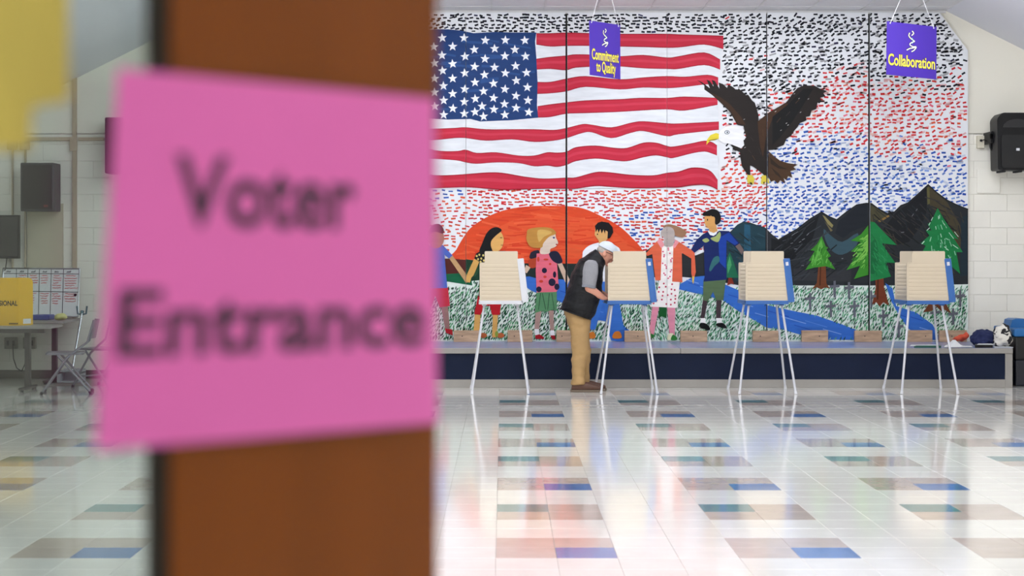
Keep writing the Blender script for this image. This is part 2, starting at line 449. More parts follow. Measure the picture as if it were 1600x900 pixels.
def dash(x, y, l, h, ang):
    c, s = math.cos(ang), math.sin(ang)
    return [(x+a*c-b*s, y+a*s+b*c) for a, b in ((-l/2, -h/2), (l/2, -h/2*R.uniform(.7, 1.1)), (l/2, h/2), (-l/2, h/2*R.uniform(.7, 1.1)))]
def leaf(x, y, l, h, ang):
    c, s_ = math.cos(ang), math.sin(ang)
    return [(x+a*c-b*s_, y+a*s_+b*c) for a, b in ((-l/2, 0), (-l*.1, -h/2), (l/2, -h*.1), (l*.1, h/2))]
def in_mural(x, y, m=3):
    if x > 1512-m or y < 19.5+m: return False
    if x > 1460 and (y-19) < (x-1468)*60/45+m: return False
    return True
def texture(poly, cols, n, L, h, ang, spread=.3):
    xs = [p[0] for p in poly]; ys = [p[1] for p in poly]; out = []
    for _ in range(n*6):
        if len(out) >= n: break
        x, y = R.uniform(min(xs), max(xs)), R.uniform(min(ys), max(ys)); l = R.uniform(.5, 1)*L; a = R.gauss(ang, spread)
        if in_poly(x, y, poly) and in_poly(x+l/2*math.cos(a), y+l/2*math.sin(a), poly) and in_poly(x-l/2*math.cos(a), y-l/2*math.sin(a), poly):
            out.append((jit(R.choice(cols), 5), dash(x, y, l, h*R.uniform(.6, 1.2), a)))
    return out
# --- sky dashes
BLK, RED, ORG, BLU, LBL, PNK = (24, 26, 40), (222, 52, 58), (232, 92, 62), (48, 92, 190), (120, 150, 215), (232, 110, 130)
def sky_colour(x, y):
    r = R.random()
    if x < 1130 and y < 60: return BLK if r < .93 else (52, 56, 90)
    if x < 728:
        if y < 318: return BLU if (r < .55 and y < 311) else (ORG if r < .8 else PNK)
        return ORG if r < .75 else RED
    if x < 1042: return ((RED if r < .6 else ORG) if r < .9 else (190, 40, 70)) if not (x > 940 and y > 330 and r < .25) else BLU
    if x < 1198:
        t1 = 150 if x > 1125 else 60
        if y < t1+30: return BLK if r < .97 else RED
        if y < t1+90: return BLK if r < .6 else RED
        if y < 255: return RED if r < .6 else (BLK if r < .8 else BLU)
        if y < 325: return RED if r < .62 else ORG
        return (RED if r < .58 else BLU) if r < .9 else (70, 80, 150)
    if x < 1358:
        b0 = 150-(x-1198)*0.28; b1 = 205+(x-1198)*0.04
    else:
        b0 = 122-(x-1358)*0.02; b1 = 232
    q = R.gauss(0, 12)
    if y+q < b0: return BLK if r < .96 else (60, 60, 90)
    if y+q < b1: return (RED if r < .72 else ORG) if r < .9 else (BLK if y < b0+40 else PNK)
    if y+q < b1+14: return RED if r < .45 else BLU
    return BLU if r < .72 else LBL
def in_poly(x, y, pts):
    c = False; j = len(pts)-1
    for i in range(len(pts)):
        if (pts[i][1] > y) != (pts[j][1] > y) and x < (pts[j][0]-pts[i][0])*(y-pts[i][1])/(pts[j][1]-pts[i][1])+pts[i][0]: c = not c
        j = i
    return c
SUN = spline([(706, 406), (713, 390), (726, 368), (739, 353), (765, 337), (794, 327), (832, 322), (884, 322), (912, 326), (938, 337), (967, 353), (987, 371), (1004, 391), (1008, 414), (880, 414), (780, 411)], 4)
MTN = [(1004, 396), (1024, 381), (1060, 395), (1087, 399), (1100, 394), (1120, 380), (1142, 361), (1152, 351), (1162, 346), (1173, 348), (1184, 352), (1195, 355), (1206, 366), (1216.5, 374), (1230, 366), (1244.5, 358), (1265, 342), (1283.4, 331), (1295, 338), (1307, 343), (1322, 331), (1338, 320), (1353.5, 317.4), (1362, 318), (1370, 324), (1387, 334), (1397, 331), (1407, 321), (1418, 317), (1434, 303), (1450, 288), (1463, 300), (1479, 312), (1495, 320), (1513, 327), (1513, 444), (1430, 446), (1340, 446), (1240, 446), (1190, 452), (1100, 436), (1060, 432), (1004, 434)]
strokes = []
y = 23.0
while y < 392:
    dense = (y < 52)
    x = 574+R.uniform(0, 6)
    while x < 1512:
        hi_black = x < 1130 and y < 60
        low = x < 1198 and y > 290
        stp = 8.6 if hi_black else (9.0 if low else 10.2)
        if x < 728 and low: stp = 13.0
        xx, yy = x+R.uniform(-2, 2), y+R.uniform(-1.6, 1.6)
        ok = in_mural(xx, yy) and not (662 < xx < 1126 and 50 < yy < 293) and not in_poly(xx, yy, SUN) and not in_poly(xx, yy, MTN) and R.random() < .96
        if x < 1130 and 60 < y < 292 and x > 655: ok = False
        if ok:
            c = sky_colour(xx, yy)
            L = R.uniform(5.0, 7.6); h = R.uniform(2.4, 3.5)
            if low: L = R.uniform(5, 8.4); h = R.uniform(2.2, 3.1)
            a = R.gauss(0, .16)
            if x > 1130: a = R.gauss(-.25, .3)
            if x < 730 and y < 52: a = R.gauss(-.2, .2)
            strokes.append((jit(c), dash(xx, yy, L, h, a)))
        x += stp*R.uniform(.85, 1.15)
    y += 5.2 if y < 52 else (5.4 if y > 292 else 6.6)
# pale washes under the dashes
wash = []
for _ in range(900):
    x, y = R.uniform(1130, 1508), R.uniform(30, 350)
    if in_mural(x, y, 6) and not in_poly(x, y, MTN):
        c = sky_colour(x, y); c = tuple(v*.28+236*.72 for v in c)
        wash.append((c, dash(x, y, R.uniform(6, 11), R.uniform(2.5, 4), R.gauss(-.2, .3))))
paint('sky_wash', wash, kind='stuff', step=False)
paint('sky_brush_strokes', strokes, kind='stuff', step=False)
# --- ground
GR = (232, 242, 234)
grass = paint('painted_meadow', [(GR, [(571, 436), (700, 434), (770, 440), (830, 446), (890, 460), (1000, 440), (1100, 452), (1240, 445), (1350, 444), (1513, 442), (1513, 533), (571, 533)])])
paint('painted_sun', [((238, 82, 44), SUN), ((244, 96, 54), spline([(760, 372), (800, 345), (860, 336), (930, 345), (975, 375), (990, 400), (880, 404), (770, 402)], 3)), ((232, 70, 40), [(800, 380), (880, 374), (960, 382), (962, 386), (880, 380), (800, 386)]), ((232, 72, 40), [(740, 392), (800, 388), (860, 394), (860, 398), (800, 394), (742, 398)])]+texture(SUN, [(242, 92, 52), (232, 72, 40), (246, 104, 62), (236, 80, 44)], 150, 34, 2.6, 0, .12))
paint('painted_hill', [((96, 42, 38), [(571, 404), (700, 404), (730, 406), (730, 432), (571, 436)]), ((32, 72, 52), [(728, 405), (765, 410), (765, 436), (728, 440)]), ((38, 52, 50), [(760, 411), (900, 412), (1006, 411), (1012, 444), (890, 450), (760, 440)]), ((22, 112, 74), [(571, 430), (700, 428), (735, 426), (738, 446), (700, 440), (571, 446)]), ((46, 90, 60), spline([(735, 412), (748, 420), (742, 432), (732, 428)], 3))])
paint('painted_mountains', [((48, 52, 56), MTN),
    ((38, 70, 82), [(1150, 353), (1162, 347), (1184, 353), (1196, 357), (1196, 430), (1150, 440), (1136, 420), (1136, 372)]),
    ((44, 96, 122), [(1163, 350), (1172, 352), (1174, 410), (1162, 420)]),
    ((30, 32, 36), [(1205, 372), (1216, 376), (1245, 361), (1280, 336), (1270, 372), (1240, 405), (1205, 420)]),
    ((64, 92, 104), spline([(1287, 358), (1298, 368), (1316, 378), (1340, 364), (1338, 384), (1316, 398), (1300, 392), (1290, 376)], 3)),
    ((150, 140, 92), [(1285, 336), (1289, 338), (1302, 352), (1300, 356), (1293, 350)]),
    ((120, 110, 78), [(1288, 345), (1292, 350), (1301, 360), (1298, 362)]),
    ((38, 42, 50), [(1310, 346), (1338, 323), (1355, 319), (1356, 352), (1330, 362), (1318, 372), (1305, 365)]),
    ((84, 80, 58), [(1360, 320), (1372, 327), (1387, 337), (1372, 344), (1360, 348)]),
    ((150, 120, 64), [(1370, 346), (1388, 336), (1390, 338), (1374, 348)]),
    ((34, 35, 40), [(1400, 332), (1420, 318), (1448, 293), (1448, 330), (1440, 352), (1420, 378), (1396, 384), (1380, 358)]),
    ((80, 72, 54), [(1450, 290), (1462, 301), (1480, 316), (1500, 352), (1508, 392), (1500, 392), (1478, 342), (1452, 322)]),
    ((104, 100, 62), [(1448, 293), (1452, 292), (1453, 318), (1449, 320)]),
    ((96, 66, 44), [(1478, 358), (1490, 366), (1500, 386), (1496, 392), (1482, 374)]),
    ((40, 56, 66), [(1502, 340), (1511, 336), (1511, 430), (1500, 432)]),
    ((58, 60, 64), [(1240, 420), (1300, 425), (1330, 420), (1330, 440), (1240, 438)])]
    + texture([(1205, 375), (1245, 361), (1283, 336), (1320, 400), (1340, 436), (1210, 440)], [(58, 62, 66), (40, 44, 48), (66, 72, 78), (36, 38, 42)], 90, 26, 1.8, -.6, .22) + texture([(1362, 326), (1420, 322), (1449, 296), (1480, 318), (1508, 335), (1508, 430), (1370, 436)], [(58, 58, 58), (34, 36, 40), (70, 66, 56), (44, 50, 56)], 130, 26, 1.8, .8, .25) + texture([(1090, 405), (1142, 366), (1162, 350), (1195, 360), (1200, 436), (1100, 430)], [(40, 66, 76), (48, 84, 100), (34, 50, 54), (56, 70, 74)], 70, 20, 1.8, .6, .25)
    + [((126, 130, 134), dash(*p)) for p in [(1240, 366, 7, 1.1, -.6), (1245, 363, 4, 1, -.6), (1255, 374, 5, 1.2, -.5), (1262, 366, 5, 1.1, -.8), (1237, 380, 4, 1, -.3), (1243, 389, 5, 1.2, 0), (1250, 378, 4, 1, -.5), (1254, 415, 4, 1, .1), (1316, 404, 2.5, 1.4, 0), (1410, 363, 5, 1, -.1), (1426, 336, 5, .9, -1), (1432, 328, 4, .9, -1)]]
    + [((28, 30, 34), [(MTN[i][0], MTN[i][1]-0.6), (MTN[i+1][0], MTN[i+1][1]-0.6), (MTN[i+1][0], MTN[i+1][1]+1), (MTN[i][0], MTN[i][1]+1)]) for i in range(13, 34)])
RIV = (60, 118, 212)
river = [(RIV, spline([(822, 432), (845, 436), (890, 438), (900, 452), (925, 474), (958, 474), (972, 505), (986, 520), (984, 532), (955, 532), (950, 505), (930, 500), (905, 500), (880, 474), (850, 462), (824, 450)], 3)),
    (RIV, [(1062, 444), (1082, 433), (1100, 431), (1134, 445), (1153, 453), (1175, 466), (1196, 476), (1238, 485.5), (1276, 493), (1313, 506), (1337, 515), (1337, 531), (1294, 530.6), (1251, 523), (1223, 515), (1198, 512), (1182, 502.6), (1153, 485.5), (1129, 469), (1097, 460.6), (1061, 452)]),
    (RIV, [(1383, 442), (1394, 450), (1400, 478), (1431, 488), (1457, 507), (1469, 531), (1440, 531), (1418, 512), (1405, 494), (1392, 470)])]
for a, b, l in [(1090, 446, 30), (1110, 452, 34), (1150, 464, 26), (1165, 476, 24), (1215, 490, 36), (1240, 500, 40), (1275, 506, 36), (1300, 518, 30), (1190, 492, 22), (1255, 512, 30), (1432, 498, 20), (1445, 514, 18), (1412, 494, 12), (1082, 440, 20), (960, 500, 10), (935, 486, 16), (880, 456, 10)]:
    river.append((R.choice([(92, 142, 226), (38, 88, 190), (130, 168, 232)]), dash(a, b, l, 1.3, .28)))
for k_ in range(3): paint('painted_river', [river[k_]]+[r_ for r_ in river[3:] if in_poly(sum(p[0] for p in r_[1])/4, sum(p[1] for p in r_[1])/4, river[k_][1])])
gs = []
gy = 442.0
while gy < 531:
    x = 574+R.uniform(0, 4)
    while x < 1510:
        xx, y = x+R.uniform(-1.5, 1.5), gy+R.uniform(-2, 2)
        x += 3.3*R.uniform(.8, 1.2)
        if 1134 < xx and y < 448: continue
        if any(in_poly(xx, y, r[1]) for r in river[:3]): continue
        if xx < 740 and y < 449: continue
        dark = xx < 1000
        c = R.choice([(20, 84, 58), (36, 118, 78), (32, 62, 60), (56, 160, 92), (30, 104, 64), (120, 196, 140)] if dark else [(34, 112, 70), (60, 158, 98), (46, 84, 76), (110, 192, 140), (150, 206, 176), (90, 160, 120)])
        gs.append((jit(c, 10), leaf(xx, min(y, 529), R.uniform(5.5, 9), R.uniform(1.5, 2.5), R.gauss(2.0 if xx < 890 else 1.9 if xx < 1000 else 1.2 if xx < 1060 else 2.05, .24))))
    gy += 4.9
paint('grass_brush_strokes', gs, kind='stuff', step=False)
# --- trees and crosses
G1, G2, BRN = (66, 150, 48), (32, 136, 74), (122, 70, 42)
paint('painted_tree', [(BRN, [(1279, 412), (1290, 412), (1291, 443), (1297, 451), (1289, 449), (1283, 452), (1276, 449), (1268, 452), (1276, 442)]), ((84, 46, 28), [(1281, 414), (1283, 414), (1282, 446), (1280, 446)]), (G1, [(1283.5, 369), (1290, 385), (1294, 387), (1291, 390), (1298, 400), (1293, 403), (1305, 421), (1290, 416), (1272, 418), (1258, 422), (1268, 407), (1263, 408), (1273, 392), (1266, 391), (1276, 382)]), ((104, 186, 78), [(1283, 374), (1286, 386), (1280, 402), (1268, 415), (1276, 396), (1278, 384)])]+texture([(1283.5, 373), (1297, 402), (1300, 416), (1264, 416), (1274, 390)], [(46, 126, 40), (96, 180, 72), (120, 196, 90)], 36, 9, 1.5, 1.9, .4))
paint('painted_tree', [((130, 64, 40), [(1366, 412), (1379, 412), (1381, 448), (1389, 478), (1380, 472), (1374, 479), (1369, 472), (1362, 477), (1368, 450)]), ((84, 42, 26), [(1371, 420), (1373, 420), (1372, 468), (1370, 468)]), (G1, [(1358, 350), (1345, 366), (1329, 376), (1345, 378), (1329, 393), (1342, 394), (1322, 422), (1344, 415), (1334, 436), (1358, 429)]), ((128, 196, 84), [(1356, 366), (1342, 374), (1354, 376), (1338, 392), (1350, 392), (1330, 416), (1350, 404), (1356, 392)]), (G2, [(1358, 346), (1366, 347), (1384, 366), (1401, 383), (1377, 380), (1388, 396), (1399, 411), (1382, 410), (1392, 432), (1358, 440)]), ((24, 112, 62), [(1360, 380), (1368, 372), (1374, 402), (1366, 428), (1360, 428)])]+texture([(1355, 362), (1334, 392), (1328, 416), (1355, 424)], [(46, 126, 40), (110, 186, 76), (136, 204, 96)], 40, 10, 1.5, 2.4, .3)+texture([(1361, 352), (1384, 378), (1390, 424), (1361, 434)], [(26, 120, 64), (46, 152, 88), (34, 136, 76)], 40, 12, 1.6, 1.0, .3))
paint('painted_tree', [((118, 66, 40), [(1455, 396), (1474, 396), (1474, 468), (1487, 491), (1476, 484), (1470, 486), (1462, 478), (1456, 486), (1442, 488), (1454, 470)]), (G2, [(1464.7, 325), (1473, 340), (1483, 355), (1497, 374), (1490, 372), (1504, 394), (1494, 394), (1500, 428), (1486, 416), (1470, 420), (1440, 416), (1450, 402), (1436, 402), (1446, 384), (1438, 380), (1452, 368), (1446, 360), (1455, 360), (1449, 350), (1455, 346)])]
    + [((206, 232, 216), dash(*p)) for p in [(1456, 342, 6, .9, 2), (1452, 350, 5, .9, 2), (1450, 358, 6, .9, 2.4), (1442, 379, 6, 1.2, 2.3), (1476, 352, 10, .8, 1), (1486, 368, 12, .8, .9), (1492, 385, 12, 1, .6), (1478, 388, 10, 1, .7), (1466, 340, 5, .8, 1.5), (1462, 356, 5, .8, 1.4), (1470, 368, 6, .8, 1.3), (1494, 366, 10, .8, .9)]]+texture([(1465, 330), (1485, 366), (1496, 410), (1442, 410), (1456, 362)], [(26, 118, 62), (60, 164, 104), (150, 206, 172), (40, 146, 84)], 60, 9, 1.3, 1.4, .45))
paint('painted_tree', [((146, 52, 36), [(1140, 424), (1147, 445), (1143, 443), (1136, 446)]), ((36, 118, 84), [(1140, 394), (1147, 412), (1154, 434), (1134, 434), (1134, 408)]), ((80, 170, 110), [(1140, 400), (1143, 414), (1137, 428), (1136, 414)])])
for i, (x, y) in enumerate([(1304, 451), (1326.4, 453), (1265.7, 470), (1298, 482), (1335, 482), (1361, 467), (1380, 497), (1404, 514), (1461, 492), (1489, 494), (1500, 466)]):
    c = (112, 114, 124)
    paint('painted_cross', [(c, [(x-2, y-12), (x+1.6, y-12.5), (x+1.6, y-6), (x+7.5, y-6.5), (x+7.5, y-2.5), (x+1.6, y-2), (x+1.8, y+13), (x-1.8, y+14), (x-2, y-1.5), (x-8, y-1), (x-8, y-5), (x-2, y-5.5)])], step=(i == 0))
# --- flag
CAN = [(665, 48), (680, 46), (700, 46), (720, 48), (740, 52), (775, 50), (800, 51), (838, 51), (836, 65), (838, 90), (840, 130), (839, 165), (841, 184), (830, 185), (800, 188), (775, 189), (750, 190), (735, 186), (700, 187), (665, 185)]
flag = paint('painted_flag', [((228, 232, 238), [(663, 49), (840, 51), (1130, 56), (1124, 110), (1122, 165), (1122, 281), (1040, 293), (850, 295), (663, 295)])])
ST = [[(838, 52, 70), (860, 52, 73), (885, 51, 72), (925, 52, 72), (968, 53, 73), (1010, 53, 74), (1042, 53, 75), (1065, 54, 74), (1100, 55, 70), (1130, 56, 77)],
 [(838, 92, 109), (860, 89, 108), (884, 87, 110), (900, 85, 106), (940, 86, 104), (968, 88, 104), (1005, 86, 107), (1042, 90, 108), (1060, 88, 108), (1100, 82, 102), (1125, 93, 109)],
 [(839, 128, 147), (860, 128, 146), (885, 123, 143), (915, 119, 136), (968, 124, 140), (1005, 121, 137), (1042, 119, 138), (1070, 120, 136), (1105, 117, 132), (1122, 121, 134)],
 [(840, 166, 184), (860, 163, 183), (885, 160, 178), (915, 157, 177), (968, 155, 175), (1000, 153, 173), (1042, 153, 171), (1070, 151, 173), (1121, 153, 164)],
 [(665, 201, 218), (680, 201, 219), (710, 200, 216), (728, 199, 216), (760, 202, 220), (800, 202, 218), (835, 202, 222), (865, 203, 220), (885, 200, 216), (910, 194, 208), (925, 195, 207), (955, 199, 216), (985, 192, 208), (1005, 189.5, 205), (1042, 192.5, 213), (1060, 193, 210), (1123, 190, 203)],
 [(665, 232, 248), (690, 236, 249), (715, 236, 251), (728, 234, 254), (745, 239, 256), (775, 238, 254), (810, 243, 255), (835, 243, 260), (855, 238, 259), (870, 238.5, 261), (885, 237, 258), (900, 230, 252), (930, 227.5, 248), (960, 231, 251), (980, 231, 252), (1005, 223, 246), (1025, 223, 243), (1042, 228, 246), (1052, 229, 247), (1080, 224, 240), (1100, 220, 237), (1112, 222, 240), (1120, 227, 243)],
 [(665, 272, 294), (690, 274, 294), (728, 272, 293), (760, 269.5, 295), (785, 270, 297), (820, 276, 296), (850, 279, 295), (885, 277.5, 295), (900, 277, 295), (930, 269, 291), (950, 269, 292), (985, 273, 294), (1020, 274, 294), (1042, 270, 293), (1060, 268, 293), (1080, 262, 290), (1100, 263, 289), (1112, 269, 292), (1121, 281, 297)]]
def band(st, a, b):
    top = spline([(x, t+(q-t)*a) for x, t, q in st], 4, False); bot = spline([(x, t+(q-t)*b) for x, t, q in st], 4, False)
    return top+bot[::-1]
for i, st in enumerate(ST):
    paint('stripe', [((174, 26, 48), band(st, 0, 1)), ((214, 48, 74), band([(x, t, q) for x, t, q in st], .07, .93)), ((222, 64, 88), band(st, .35, .55))], parent=flag)
paint('canton', [((32, 68, 128), CAN)]+[((44, 86, 150), dash(R.uniform(680, 825), R.uniform(62, 176), R.uniform(20, 46), R.uniform(2, 5), R.uniform(-.2, .2))) for _ in range(26)], parent=flag)
LAYER[0] += 1
for i, (a, b) in enumerate([(35, 330), (95, 268), (168, 328), (248, 268), (320, 350), (397, 285), (463, 343), (538, 283), (605, 350), (675, 285), (40, 445), (93, 390), (168, 450), (255, 398), (322, 470), (395, 415), (462, 475), (535, 395), (610, 465), (680, 397), (40, 553), (97, 498), (168, 553), (253, 515), (325, 580), (392, 527), (455, 588), (538, 515), (615, 568), (687, 512), (40, 650), (103, 605), (168, 660), (253, 628), (327, 695), (385, 642), (455, 690), (535, 628), (612, 675), (693, 615), (42, 748), (105, 707), (170, 763), (250, 717), (325, 788), (375, 748), (458, 770), (532, 732), (613, 760), (697, 707), (105, 808), (250, 800), (385, 820), (535, 808), (703, 790)]):
    x, y = 670+a/4.5, b/4.5; r = 7.6; t0 = R.uniform(-.12, .12)
    pts = [(x+(r if k % 2 == 0 else r*.42)*math.sin(t0+k*math.pi/5), y-(r if k % 2 == 0 else r*.42)*math.cos(t0+k*math.pi/5)) for k in range(10)]
    LAYER[0] -= 1
    paint('star', [((240, 243, 248), pts)], parent=flag)
# --- eagle
def ez(pts): return [(1060+x/4.092, 90+y/4.092) for x, y in pts]
EB = (46, 40, 38)
eag = [(EB, ez([(118, 143), (150, 158), (200, 196), (180, 142), (200, 150), (224, 185), (212, 142), (232, 150), (262, 200), (256, 160), (285, 170), (310, 195), (318, 172), (350, 190), (372, 212), (385, 198), (415, 225), (430, 240), (445, 238), (470, 275), (488, 290), (500, 330), (512, 370), (510, 405), (580, 350), (690, 285), (735, 222), (760, 195), (800, 178), (870, 180), (905, 200), (950, 215), (925, 228), (940, 248), (905, 258), (915, 280), (888, 290), (880, 330), (850, 340), (840, 375), (815, 380), (818, 402), (775, 420), (760, 445), (738, 470), (720, 500), (690, 520), (672, 560), (640, 572), (600, 590), (575, 592), (580, 700), (572, 790), (540, 745), (480, 700), (458, 690), (458, 752), (440, 748), (405, 695), (395, 640), (392, 605), (360, 590), (328, 555), (380, 570), (405, 585), (430, 500), (415, 440), (375, 430), (330, 350), (270, 290), (215, 240), (165, 205), (165, 180)])),
   ((74, 52, 38), ez([(200, 220), (270, 255), (330, 300), (400, 380), (430, 430), (380, 425), (335, 345), (270, 285)])),
   ((78, 54, 38), ez([(505, 410), (580, 355), (690, 290), (700, 300), (600, 390), (560, 500), (540, 640), (520, 560), (510, 470)])),
   ((84, 60, 42), ez([(578, 600), (610, 630), (650, 660), (700, 675), (762, 684), (735, 700), (750, 716), (715, 725), (728, 768), (700, 758), (690, 785), (672, 770), (682, 806), (650, 785), (634, 806), (612, 785), (590, 795), (574, 760)])),
   ((52, 40, 32), ez([(585, 640), (640, 690), (700, 715), (640, 710), (590, 680)])), ((52, 40, 32), ez([(590, 700), (640, 740), (660, 775), (620, 745)])),
   ((28, 28, 30), ez([(600, 380), (700, 300), (800, 200), (860, 200), (800, 300), (720, 420), (640, 520), (600, 560)])),
   ((240, 241, 244), ez([(252, 492), (270, 465), (300, 445), (335, 434), (415, 438), (412, 455), (422, 470), (412, 490), (432, 510), (415, 530), (420, 560), (400, 580), (375, 570), (330, 552), (280, 545), (255, 525)])),
   ((236, 216, 66), ez([(178, 558), (182, 525), (205, 495), (240, 482), (258, 488), (257, 520), (230, 530), (205, 532), (190, 545)])),
   ((150, 130, 40), ez([(186, 530), (240, 520), (255, 520), (240, 526), (200, 533)])),
   ((90, 98, 108), ez(ell(310, 478, 17, 13))), ((228, 234, 240), ez(ell(310, 478, 13, 9))), ((40, 44, 52), ez(ell(312, 478, 5, 5))),
   ((226, 206, 74), ez([(440, 750), (472, 752), (486, 775), (478, 812), (462, 808), (446, 806), (438, 790)])), ((226, 206, 74), ez([(532, 755), (555, 752), (575, 775), (582, 808), (560, 795), (545, 810), (526, 806)])),
   ((60, 50, 30), ez([(452, 795), (470, 800), (472, 814), (462, 812)])), ((60, 50, 30), ez([(540, 796), (552, 794), (546, 812)]))]
for p in [(455, 600, 30, 3, .9), (480, 640, 36, 3, 1.0), (520, 600, 40, 3, 1.2), (430, 480, 24, 3, 1.2), (470, 520, 30, 3, .8), (540, 480, 40, 3, 1.5), (640, 400, 40, 3, -.9), (700, 360, 40, 3, -.8), (760, 280, 36, 3, -.8)]:
    eag.append((R.choice([(96, 70, 50), (70, 62, 60)]), ez(dash(*p))))
for p in [(655, 465), (700, 432), (770, 262), (830, 265), (620, 345), (420, 395), (690, 420), (740, 232), (425, 575), (780, 350)]:
    eag.append(((206, 206, 206), ez(dash(p[0], p[1], 10, 3, -.6))))
paint('painted_eagle', eag)
# --- children
def child(shapes): return paint('painted_child', shapes)
SK1, SK2 = (226, 168, 96), (190, 130, 110)
child([((166, 126, 120), [(689, 478), (700, 478), (703, 515), (696, 516)]), ((166, 126, 120), [(660, 478), (672, 478), (668, 515), (661, 516)]), ((188, 32, 44), [(695, 513), (707, 515), (707.5, 524), (697, 520)]), ((188, 32, 44), [(658, 513), (670, 515), (668, 524), (656, 520)]),
  ((214, 56, 78), [(658, 449), (700, 449), (703, 478), (687, 480), (680, 462), (674, 480), (656, 478)]), ((84, 112, 204), [(664, 384), (692, 383), (708, 400), (702, 404), (694.5, 398), (699, 450), (656, 451), (660, 398), (648, 408), (642, 402)]),
  ((206, 164, 116), [(702, 404), (707, 399), (732, 433), (735, 440), (728, 442), (724, 436)]), ((206, 164, 116), [(648, 408), (642, 402), (624, 436), (630, 440)]), (SK2, spline([(672, 362), (690, 362), (694, 374), (688, 386), (676, 387), (670, 376)], 4)), ((92, 44, 48), spline([(669, 366), (674, 353), (686, 350), (693, 358), (692, 365), (680, 362)], 4))])
child([((228, 176, 100), [(742, 490), (751, 490), (749, 518), (740, 518)]), ((228, 176, 100), [(770, 490), (778, 490), (776, 527), (769, 527)]), ((202, 108, 62), ell(782, 524, 6, 4)), ((202, 108, 62), ell(755, 524, 6, 4)), ((150, 170, 70), ell(776, 522, 2.5, 5)),
  ((204, 32, 44), [(747, 462), (784, 462), (781, 492), (769, 492), (765, 477), (757, 478), (751, 492), (741, 491)]), ((30, 28, 32), [(752, 392), (790, 392), (788, 464), (748, 464), (750, 410), (741, 404), (744, 396)]),
  ((228, 176, 98), [(741, 404), (749, 409), (740, 430), (736.5, 434), (734, 442), (728, 439), (730, 428)]), ((236, 182, 106), spline([(781, 362), (786, 369), (787, 376), (784, 387), (777, 393), (769, 391), (766, 380), (771, 368)], 4)),
  ((22, 22, 26), spline([(777, 355), (784, 360), (775, 368), (768, 376), (767, 384), (769, 393), (758, 394), (749, 393), (754, 379), (760, 365), (768, 357)], 4)), ((160, 70, 60), dash(784.5, 383, 4, 1, 0)), ((40, 34, 30), dash(783, 371.5, 3, 1.2, 0))]
  + [((226, 204, 120), ell(x, y, 1.5, 1.8, 8)) for x, y in [(745, 400), (749, 398), (752, 404), (747, 405), (755, 399), (751, 409), (756, 407)]])
child([((186, 152, 142), [(837, 486), (846, 486), (842, 517), (835, 517)]), ((186, 152, 142), [(857, 485), (865, 485), (865.5, 518), (860, 518)]), ((244, 244, 246), [(835, 514), (842, 514), (843, 523), (836, 525)]), ((244, 244, 246), [(860, 516), (866, 516), (867, 524), (860, 526)]), ((190, 32, 46), [(836, 524), (843, 522), (850, 527), (849, 529.5), (837, 529.5)]), ((190, 32, 46), [(860, 524), (867, 524), (868, 530.5), (863, 530.5)]),
  ((96, 152, 106), [(838.5, 454), (870, 454), (870, 485), (862, 484), (853.7, 487.5), (845, 486), (836, 489)]), ((216, 188, 164), [(871, 412), (878, 411), (890, 437), (886, 447), (881, 436)]), ((216, 188, 164), [(822, 414), (829, 418), (823, 427), (818, 424)]),
  ((190, 72, 42), spline([(826, 406), (841, 402), (843, 414), (829, 419)], 3)), ((40, 36, 56), spline([(828, 404), (830, 394), (842, 391), (840, 401)], 4)), ((238, 112, 132), [(838.5, 396), (858, 396), (870, 407), (873, 451), (869, 456), (838.5, 457), (837, 423)]),
  ((36, 36, 62), spline([(858, 395), (871, 393), (879, 408), (872, 412), (862, 406)], 4)), ((226, 206, 188), spline([(866, 364), (869, 372), (872, 380), (867, 386), (860, 389), (858, 396), (844, 396), (847, 381), (854, 370)], 4)),
  ((206, 150, 72), spline([(823, 366), (826, 358), (846, 355), (862, 357), (869, 365), (858, 370), (849, 380), (846, 387), (830, 386), (823, 376)], 4)), ((222, 180, 100), spline([(840, 360), (856, 360), (862, 364), (850, 370), (842, 378)], 3)),
  ((40, 60, 130), ell(865.3, 371.5, 1.7, 1.4, 10)), ((196, 60, 66), ell(869.6, 382, 1.6, 1.2, 8))]
  + [((36, 32, 62), ell(*e)) for e in [(850.6, 422.6, 4, 4.2), (866.5, 429, 2.6, 5), (862.5, 441, 5.6, 6), (870, 448, 4, 5), (842, 452, 4.2, 4.5)]]
  + [((220, 70, 50), ell(*e)) for e in [(859.5, 412.5, 2, 1.8), (851.5, 432.5, 2.6, 2), (845.5, 439.6, 3.2, 2.2), (853, 405.5, 4, 1.6), (841, 405, 2, 4)]]
  + [((46, 84, 62), dash(x, 471, 26, 1.0, 1.57+a)) for x, a in [(843, .12), (850, -.2), (857, .1), (864, -.15)]])
child([((236, 238, 243), spline([(910, 400), (913, 390), (922, 383), (936, 379), (948, 378), (962, 384), (970, 395), (972, 440), (912, 442)], 4)), ((64, 124, 214), [(925, 440), (962, 440), (975, 515), (952, 520), (943, 470), (930, 515), (915, 515)]), ((226, 132, 46), spline([(957, 528), (960, 519), (968, 518), (971, 528)], 3)), ((226, 132, 46), spline([(918, 528), (921, 520), (928, 519), (930, 528)], 3)),
  ((230, 178, 112), [(930, 356), (949, 358), (950, 372), (945, 378), (945, 385), (936, 385), (935.5, 376), (929, 367)]), ((22, 22, 26), [(929.5, 353), (934, 348), (940, 346), (951, 348), (957, 355), (958, 363), (953, 372), (949, 372.5), (949.5, 362), (946, 360), (945, 366), (943, 359), (940, 365), (938, 358), (935, 364), (933.5, 358), (931, 363)]), ((30, 28, 30), ell(933.5, 366, 1, 1.2, 8))])
